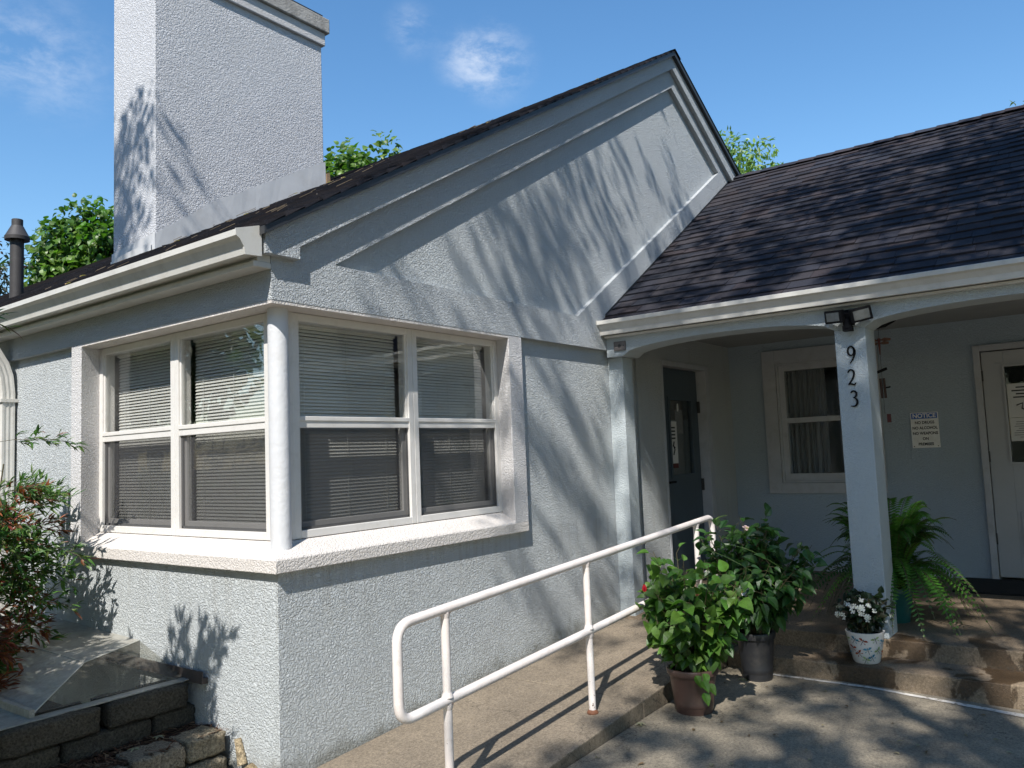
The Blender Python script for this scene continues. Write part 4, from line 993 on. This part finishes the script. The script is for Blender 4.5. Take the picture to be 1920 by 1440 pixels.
for p, n_, r_, c_ in (((2.50, -1.42, -.53), (-1, -.5, .2), .036, (.72, .68, .68)), ((2.50, -1.27, -.62), (-.6, -1, -.2), .03, (.72, .62, .64)), ((2.70, -1.40, -.15), (-.3, -.6, 1), .03, (.70, .50, .46))):
    fb = MB(); flower(fb, p, n_, r_, c_); flower(fb, Vector(p)+Vector(n_)*.002, n_, r_*.3, (.5, .45, .12)); fb.build('flower', M_PETAL, MD)
# fern
fx_, fy_ = 3.93, -2.00
FE = thing('potted_fern', (fx_, fy_, -.928), 'large arching Boston fern in a teal pot on the porch floor behind the numbered column', 'potted plant', 'potted plants by the porch steps')
b = MB(); b.lathe([(0, .003), (.10, 0), (.14, .22), (.15, .22), (.15, .25), (.135, .25), (.13, .22), (0, .22)], (fx_, fy_, -.928), 28); b.build('pot', M_TEAL, FE, smooth=True, angle=R(35))
fb = MB(); sb = MB(); FCs = [(.075, .20, .028), (.05, .14, .022), (.10, .25, .036), (.035, .10, .02)]
rgf = random.Random(31)
for i in range(190):
    az = rgf.random()*6.283; reach = rgf.uniform(.36, .66); rise = rgf.uniform(.32, .68) if rgf.random() < .6 else rgf.uniform(.50, .80); drop = rgf.uniform(.25, .85)
    if rise > .52: reach *= .62; drop *= .4
    d = Vector((math.cos(az), math.sin(az), 0)); P0 = Vector((fx_, fy_, -.70))+d*.05
    P1 = P0+d*reach*.45+Vector((0, 0, rise)); P2 = P0+d*reach+Vector((0, 0, rise-drop*.95))
    if P2.z < -.95: P2.z = -.93+rgf.random()*.05
    n = 30; pts = [P0*(1-t)**2+P1*2*t*(1-t)+P2*t*t for t in [k/n for k in range(n+1)]]
    sb.tube(pts[::3], .0018, 4, cap=False, col=(.10, .13, .03))
    side = Vector((-d.y, d.x, 0)); tw = rgf.uniform(-.5, .5); col = jit(rgf, rgf.choice(FCs), .3)
    for k in range(3, n+1):
        t = k/n; tg = (pts[k]-pts[k-1]).normalized(); sd_ = (side+Vector((0, 0, tw*.6))).normalized(); up = sd_.cross(tg)
        if up.z < 0: up = -up
        l = .066*math.sin(math.pi*min(1, t*.92+.05))**.6*(1.0 if t < .8 else (1.02-t)*4.5+.1)
        for s in (1, -1):
            for half in (0,):
                p = pts[k].lerp(pts[k-1], half)
                dd = (sd_*s+tg*.28-up*.12).normalized()
                fb.add([p-tg*.007, p+dd*l*.35+tg*.0085, p+dd*l, p+dd*l*.55-tg*.008], [(0, 1, 2, 3)], jit(rgf, col, .12))
fb.build('frond', M_LEAF, FE); sb.build('stem', M_STEM, FE)
# begonia in the dragonfly pot
bx_, by_ = 3.135, -1.985
BG = thing('potted_begonia', (bx_, by_, -1.043), 'small white-flowered begonia in a white ceramic pot painted with dragonflies on the step', 'potted plant', 'potted plants by the porch steps')
bp_ = pot(bx_, by_, -1.043, .20, .080, .118, M_CERAMIC, BG, extra=False)
shade_leafy((bx_, by_, -.73), (.15, .165, .14), 44, rg, .046, .042, [(.022, .045, .02), (.03, .06, .02), (.035, .035, .02), (.018, .035, .018)], (bx_, by_, -.86), M_STEM, nl=12, droop=.1, parent=BG, stemr=.003)
fb = MB(); rgb_ = random.Random(3)
for k in range(30):
    d = rv(rgb_); d.z = abs(d.z)*.8
    if d.x > .4 and rgb_.random() < .7: d.x = -d.x
    p = Vector((bx_, by_, -.745))+Vector((d.x*.16, d.y*.17, d.z*.15))
    fb = MB()
    for q in range(2): flower(fb, p+rv(rgb_)*.012, d+rv(rgb_)*.5, .0155, (.78, .77, .74), 4)
    fb.build('flower', M_PETAL, BG)
def on_pot(a, z, rr=.0015):
    h = .20; t = z/h; r = (.080*1.05+(.118-.080)*.6*(t/.5)) if t < .5 else (.080+(.118-.080)*.6)+(.118-.1028)*((t-.5)/.43)
    return Vector((bx_+(r+rr)*math.cos(a), by_+(r+rr)*math.sin(a), -1.043+z))
DCOL = [(.05, .22, .36), (.35, .07, .04), (.35, .42, .22), (.10, .30, .45), (.40, .10, .05), (.28, .36, .16)]
view = math.atan2(CAM.y-by_, CAM.x-bx_); sp = [(-.62, .155), (-.15, .15), (.55, .16), (.10, .095), (-.45, .07), (.75, .09), (.35, .045), (-.85, .10), (-.05, .03), (1.1, .14), (1.3, .07), (-1.2, .15), (-1.3, .06), (2.2, .12), (2.9, .08), (-2.2, .1)]
for k, (da, zc) in enumerate(sp):
    db = MB(); ang = view+da; tl = rgb_.uniform(-.7, .7); c = DCOL[k % 6]
    def T(u, v, e=0): return on_pot(ang+(u*math.cos(tl)-v*math.sin(tl))/.1, zc+u*math.sin(tl)+v*math.cos(tl), .0012+e)
    for s in (1, -1):
        for v0, v1, L in ((.004, .012, .026), (-.003, -.010, .022)):
            db.add([T(0, v0), T(s*L*.5, v1+.004), T(s*L, v1), T(s*L*.9, v1-.006), T(s*L*.4, v0-.004)], [(0, 1, 2, 3, 4)], c)
    db.add([T(-.0015, .016, .0006), T(.0015, .016, .0006), T(.0012, -.030, .0006), T(-.0012, -.030, .0006)], [(0, 1, 2, 3)], (.03, .03, .04))
    db.build('painted_dragonfly', M_PETAL, bp_)

# nandina shrubs
def nandina(loc, R_, H_, nspray, seed, label, lean=(0, 0), red=.25, bias=None, up=.5, zlo=.25):
    rg = random.Random(seed); T0 = thing('nandina_shrub', loc, label, 'shrub', 'nandina shrubs along the side wall')
    fb = MB(); sb = MB(); L0 = Vector(loc)
    canes = []
    for i in range(7):
        a = rg.random()*6.28; tp = L0+Vector((math.cos(a)*R_*.35+lean[0]*.6, math.sin(a)*R_*.35+lean[1]*.6, H_*rg.uniform(.6, .9)))
        bs = L0+Vector((math.cos(a)*.06, math.sin(a)*.06, 0)); canes.append((bs, tp)); sb.tube([bs, bs.lerp(tp, .5)+Vector((.02, 0, 0)), tp], [.009, .007, .004], 6)
    G_ = [(.045, .115, .022), (.035, .085, .02), (.07, .16, .03), (.11, .17, .04)]; RD = [(.17, .035, .022), (.24, .06, .03), (.14, .05, .03), (.30, .10, .04)]
    for i in range(nspray):
        bs, tp = rg.choice(canes); t = rg.uniform(zlo, 1); p = bs.lerp(tp, t)
        a = rg.random()*6.28; d = Vector((math.cos(a), math.sin(a), rg.uniform(-.35, up)))
        if bias and rg.random() < .35: d = Vector(bias)+rv(rg)*.5
        d.normalize(); L = R_*rg.uniform(.45, .95); isred = rg.random() < red*(1.3 if t < .5 else .7)
        n = 9; pts = [p+d*L*k/n+Vector((0, 0, -.10*L*(k/n)**2*2)) for k in range(n+1)]
        sb.tube(pts[::3], .0016, 4, cap=False)
        for k in range(3, n+1):
            for br in range(3 if k < n else 2):
                s = rv(rg); s = (s-d*s.dot(d)).normalized(); bd_ = (d*.8+s*.8).normalized(); bl = rg.uniform(.04, .10)
                q = pts[k]+bd_*bl; sb.tube([pts[k], q], .0008, 3, cap=False)
                for m_ in range(4):
                    pp = pts[k].lerp(q, .4+.2*m_); o = rv(rg); ld = (bd_+o*.75+d*.3).normalized()
                    c = jit(rg, rg.choice(RD if isred or rg.random() < .06 else G_), .3)
                    leaf(fb, pp, ld, Vector((-.3, -.2, 1))+rv(rg)*.4, rg.uniform(.042, .075), rg.uniform(.011, .019), c, fold=.2, curl=.12)
    fb.build('foliage', M_LEAF, T0); sb.build('stem', M_STEM, T0); return T0
nandina((-.70, 2.25, -1.12), .66, 2.0, 100, 5, 'red-tipped nandina shrub at the left edge beside the downspout', lean=(.05, -.12), red=.22, bias=(.35, -1, .05))
nandina((-.95, 1.35, -1.0), .25, .85, 22, 9, 'low nandina sprig with orange leaves over the well cover corner', red=.6, lean=(.1, .25), zlo=.6)
nandina((-1.95, .22, -1.12), .62, 2.72, 380, 15, 'tall nandina shrub nearest the camera whose shadow falls on the side wall', red=.3, up=1.9, zlo=.62)
nandina((-2.0, 1.05, -1.12), .66, 2.84, 400, 16, 'tall nandina shrub between its two neighbours, out from the side wall', red=.3, up=1.9, zlo=.62)

# trees -------------------------------------------------------------
def tree(name, base, H_, crown_c, crown_r, ncl, nl, L, Wd, cols, label, seed, trunk_r=.2, per=.5, full=False):
    rg = random.Random(seed); T0 = thing(name, base, label, 'tree', 'trees around the house')
    B = Vector(base); Cc = Vector(crown_c); tb = MB()
    top = Cc+Vector((0, 0, crown_r[2]*.5)); mid = B.lerp(top, .5)+Vector((.3, -.2, 0))
    pts = [B*(1-t)**2+mid*2*t*(1-t)+top*t*t for t in [k/10 for k in range(11)]]
    tb.tube(pts, [trunk_r*(1-.085*k) for k in range(11)], 10)
    fb = MB()
    for i in range(ncl):
        d = rv(rg); k = rg.uniform(.35, 1.0)**.6; p = Cc+Vector((d.x*crown_r[0], d.y*crown_r[1], d.z*crown_r[2]))*k
        if i % 3 == 0:
            s = pts[rg.randint(4, 9)]; m = s.lerp(p, .5)+Vector((0, 0, .15)); tb.tube([s, m, p], [trunk_r*.22, trunk_r*.14, trunk_r*.04], 5, cap=False)
        cb = rg.choice(cols); tone = rg.uniform(.75, 1.25)
        for j in range(nl):
            q = p+rv(rg)*per*rg.random()**.5; dd = (rv(rg)+(q-p).normalized()*.6+Vector((0, 0, -.35))).normalized()
            c = jit(rg, tuple(x*tone for x in cb), .25); s_ = rg.uniform(.6, 1.2)
            leaf(fb, q, dd, Vector((-.4, -.2, 1))+rv(rg)*.6, L*s_, Wd*s_, c, fold=.12, curl=.22, simple_=not full)
    fb.build('crown', M_LEAF, T0); tb.build('trunk', M_BARK, T0, smooth=True)
    return T0
CAT = [(.085, .17, .025), (.065, .13, .02), (.12, .20, .035)]
tree('catalpa_tree', (8.0, 19.6, -1.3), 9, (8.45, 19.3, 5.45), (1.75, 1.8, 2.2), 150, 75, .20, .18, CAT, 'broad-leaved green tree behind the roof left of the chimney', 3, per=.55, full=True)
tree('catalpa_tree', (10.6, 12.6, -1.3), 9, (11.5, 12.0, 6.55), (1.75, 1.75, 2.1), 120, 75, .18, .16, CAT, 'broad-leaved green tree behind the roof right of the chimney', 8, per=.5, full=True)
tree('oak_tree', (19.2, 4.3, -1.3), 9.5, (18.8, 4.9, 6.95), (1.4, 1.7, 2.2), 105, 46, .20, .085, [(.13, .22, .04), (.10, .19, .035), (.19, .28, .06)], 'light green tree behind the valley where the two roofs meet', 5, per=.5)
tree('dark_tree', (5.4, 17.4, -1.3), 6.5, (5.25, 18.6, 5.3), (.9, .9, 1.0), 45, 30, .16, .07, [(.02, .035, .012), (.05, .025, .015)], 'dark twiggy tree top at the left edge behind the flue', 6, per=.4)
tree('brown_tipped_tree', (22, -2.2, -1.3), 9, (21.8, -2.0, 6.9), (1.6, 1.3, 1.75), 60, 40, .16, .08, [(.16, .12, .05), (.12, .14, .05)], 'brownish tree top just above the porch roof at the right edge', 7, per=.4)

for k, (x, y, h) in enumerate(((-11, 9, 9), (-17, 3, 10), (-8, 16, 11), (-7, -15, 11), (3, -17, 11), (-15, -9, 8), (-20, -3, 9), (10, -19, 11))):  # out of view; the last three added to block low sky, deepening shade
    tree('unseen_tree', (x, y, -1.3), h, (x, y, h*.55), (3.2, 3.2, h*.44), 150, 42, .46, .34, [(.05, .10, .025), (.035, .08, .02)],
         'leafy tree across the yard, %s' % ('reflected in the side window', 'farthest out before the side window', 'beyond the well cover end of the wall', 'behind the camera, nearest the shade tree', 'far behind the porch end', 'unseen low one added beyond the shade tree to block sky', 'unseen squat one added straight out from the corner to block sky', 'unseen rightmost one added behind the camera to block sky')[k], 60+k, per=.8)
# big shade tree up-sun of the porch: its crown dapples wall, roof and paving
TT = Vector((SUN.x/SUN.z, SUN.y/SUN.z))
def dens(px, py):
    """leaf density on the z=7 plane"""
    def ss(a, b_, v):
        t = max(0, min(1, (v-a)/(b_-a))); return t*t*(3-2*t)
    d = 0
    d = max(d, .95*ss(-3.6, -4.0, py)*ss(-7.4, -6.6, px))               # paving, column
    d = max(d, .55*ss(-4.7, -3.9, px)*ss(-1.9, -2.35, py)*ss(-3.5, -3.2, py))               # wall right of window
    d = max(d, .34*ss(-4.0, -2.5, px)*ss(-.9, -1.6, py)*ss(-3.5, -3.2, py))                 # gable panel
    d = max(d, .80*ss(-1.0, .3, px)*ss(-3.1, -3.9, py)); d = max(d, .98*ss(-.2, 1.2, px)*ss(-3.6, -4.4, py))                  # porch roof
    d = max(d, .95*ss(-3.4, -2.4, px)*ss(-3.95, -4.3, py)*ss(-5.1, -4.8, py))
    d *= 1-.75*ss(-5.3, -4.9, px)*ss(-3.5, -3.9, px)*ss(-4.15, -3.95, py)*ss(-3.1, -3.4, py)
    e = ((px+2.45)/.55)**2+((py-2.05)/.28)**2
    if e < 1: d = max(d, .9*(1-e)**.5)
    return d
ST = thing('shade_tree', (-4.6, -6.4, -1.3), 'tall leafy shade tree standing behind the camera, dappling the porch', 'tree', 'trees around the house')
rgs = random.Random(77); fb = MB(); tb = MB(); cl = []
tries = 0
fine = []
def ss(a, b_, v):
    t = max(0, min(1, (v-a)/(b_-a))); return t*t*(3-2*t)
while len(cl) < 820 and tries < 90000:      # roof, porch: coarse clumps
    tries += 1
    px, py = rgs.uniform(-3.6, 3.5), rgs.uniform(-8.5, -2.6)
    if rgs.random() > dens(px, py)*max(ss(-1.4, -.2, px), ss(-3.4, -2.4, px)*ss(-3.95, -4.3, py)*ss(-5.1, -4.8, py)): continue
    if noise.noise(Vector((px*2.1, py*2.1, 3.3))) < -.05-.5*ss(-.2, 1.4, px)*ss(-3.6, -4.4, py) and rgs.random() < .85: continue
    z = rgs.uniform(7.0, 11.5); cl.append(Vector((px+TT.x*(z-7), py+TT.y*(z-7), z)))
tries = 0
while len(fine) < 3100 and tries < 260000:   # wall and paving: small sprays with gaps between
    tries += 1
    px, py = rgs.uniform(-6.9, 2.4), rgs.uniform(-6.6, -.9)
    d = dens(px, py)
    if rgs.random() > d: continue
    wall = py > -3.3
    q = noise.noise(Vector((px*(4.2 if wall else 3.9), py*(4.2 if wall else 3.9), 7.7)))
    if q < (.06 if wall else .05) and rgs.random() < .95: continue
    z = rgs.uniform(7.0, 10.0); fine.append(Vector((px+TT.x*(z-7), py+TT.y*(z-7), z)))
for k in range(46):
    zc = rgs.uniform(-.9, .84); z = rgs.uniform(7.0, 11)
    cl.append(Vector((3.318+TT.x*(z-zc), -1.98+TT.y*(z-zc), z))+rv(rgs)*.16)
for k in range(60):
    d = rv(rgs); z = rgs.uniform(7.0, 10.5); p = (-2.35+d.x*.50, 1.95+d.y*.42)
    if p[1] < 1.62+.424*(p[0]+2.76) and rgs.random() < .85: continue
    cl.append(Vector((p[0]+TT.x*(z-7), p[1]+TT.y*(z-7), z)))
fineset = len(cl)
LC = [(.05, .12, .02), (.06, .14, .025), (.04, .10, .02)]
for p in cl:
    for j in range(15):
        q = p+rv(rgs)*.30*rgs.random()**.5; leaf(fb, q, rv(rgs), rv(rgs)+Vector((0, 0, .8)), rgs.uniform(.08, .13), rgs.uniform(.05, .075), jit(rgs, rgs.choice(LC)), simple_=True)
for p in fine:
    for j in range(9 if p.y-TT.y*(p.z-7) > -3.3 else 11):
        q = p+rv(rgs)*.15*rgs.random()**.5; leaf(fb, q, rv(rgs), rv(rgs)+Vector((0, 0, .8)), rgs.uniform(.07, .11), rgs.uniform(.045, .065), jit(rgs, rgs.choice(LC)), simple_=True)
trunk = [Vector((-4.6, -6.4, -1.4)), Vector((-4.5, -6.3, 1.5)), Vector((-4.3, -6.0, 4)), Vector((-4.2, -5.7, 6.5)), Vector((-4.1, -5.5, 9))]
tb.tube(trunk, [.34, .26, .22, .15, .05], 12)
for a_, b__ in (((-4.3, -6.0, 4), (-1.5, -5.2, 7.5)), ((-4.3, -6.0, 4), (-6.8, -5.5, 7.6)), ((-4.2, -5.7, 6), (-2.5, -3.2, 8.3)), ((-4.3, -6.0, 4.6), (.2, -4.5, 8.2))):
    A_, B2 = Vector(a_), Vector(b__); m = A_.lerp(B2, .5)+Vector((0, 0, -.3)); tb.tube([A_, m, B2], [.075, .045, .02], 7)
for i, p in enumerate(cl):
    if i % 9 == 0:
        s = min((Vector((-1.5, -5.2, 7.5)), Vector((-6.8, -5.5, 7.6)), Vector((-2.5, -3.2, 8.3)), Vector((.2, -4.5, 8.2))) , key=lambda v: (v-p).length)
        tb.tube([s, s.lerp(p, .5)+Vector((0, 0, .1)), p], [.012, .009, .005], 4, cap=False)
fb.build('crown', M_LEAF, ST); tb.build('trunk', M_BARK, ST, smooth=True)

# fallen leaves and roof litter
b = MB(); rgl = random.Random(40)
for k in range(70):
    x, y = rgl.uniform(.6, 2.9), rgl.uniform(-3.4, -1.15); z = gz(x, y)+.006
    a = rgl.random()*6.28; leaf(b, Vector((x, y, z)), Vector((math.cos(a), math.sin(a), rgl.uniform(0, .3))), Vector((0, 0, 1)), rgl.uniform(.015, .045), rgl.uniform(.008, .022), rgl.choice([(.30, .24, .15), (.20, .13, .07), (.36, .32, .24), (.12, .08, .05)]))
for (x, y, z) in ((-.28, .62, -.965), (-.44, .56, -.965), (2.7, -1.3, -1.143), (1.60, -1.13, -1.145)):
    for k in range(5): a = k*1.25; leaf(b, Vector((x, y, z)), Vector((math.cos(a), math.sin(a), .1)), Vector((0, 0, 1)), .035, .014, (.36, .34, .24))
for k in range(40):
    x, y = rgl.uniform(.3, 3.2), rgl.uniform(-.9, -.05); z = rz(x)+.003
    a = rgl.random()*6.28; leaf(b, Vector((x, y, z)), Vector((math.cos(a), math.sin(a), .1)), Vector((0, 0, 1)), rgl.uniform(.01, .02), .006, (.30, .24, .15))
tag(b.build('fallen_leaves', M_LEAF), 'scattered dry leaves on the paving, ramp and mulch', kind='stuff')
b = MB()
for k in range(70):
    s = rgl.random()**1.5*4.2; u = rgl.uniform(-.08, 3.0); p = Vector(PL(u, s, .03)); a = rgl.uniform(-.8, .8)
    d = Vector(PL(u+math.sin(a)*.1, s+math.cos(a)*.1, .036))-p
    if rgl.random() < .82: b.tube([p, p+d*rgl.uniform(.4, 1.3)], .0022, 4, col=(.20, .15, .10))
    else: leaf(b, p, d, Vector((-.4, 0, 1)), .05, .025, (.36, .24, .13))
tag(b.build('roof_litter', M_LEAF), 'twigs and dry leaves lying on the left roof slope by the chimney', kind='stuff')
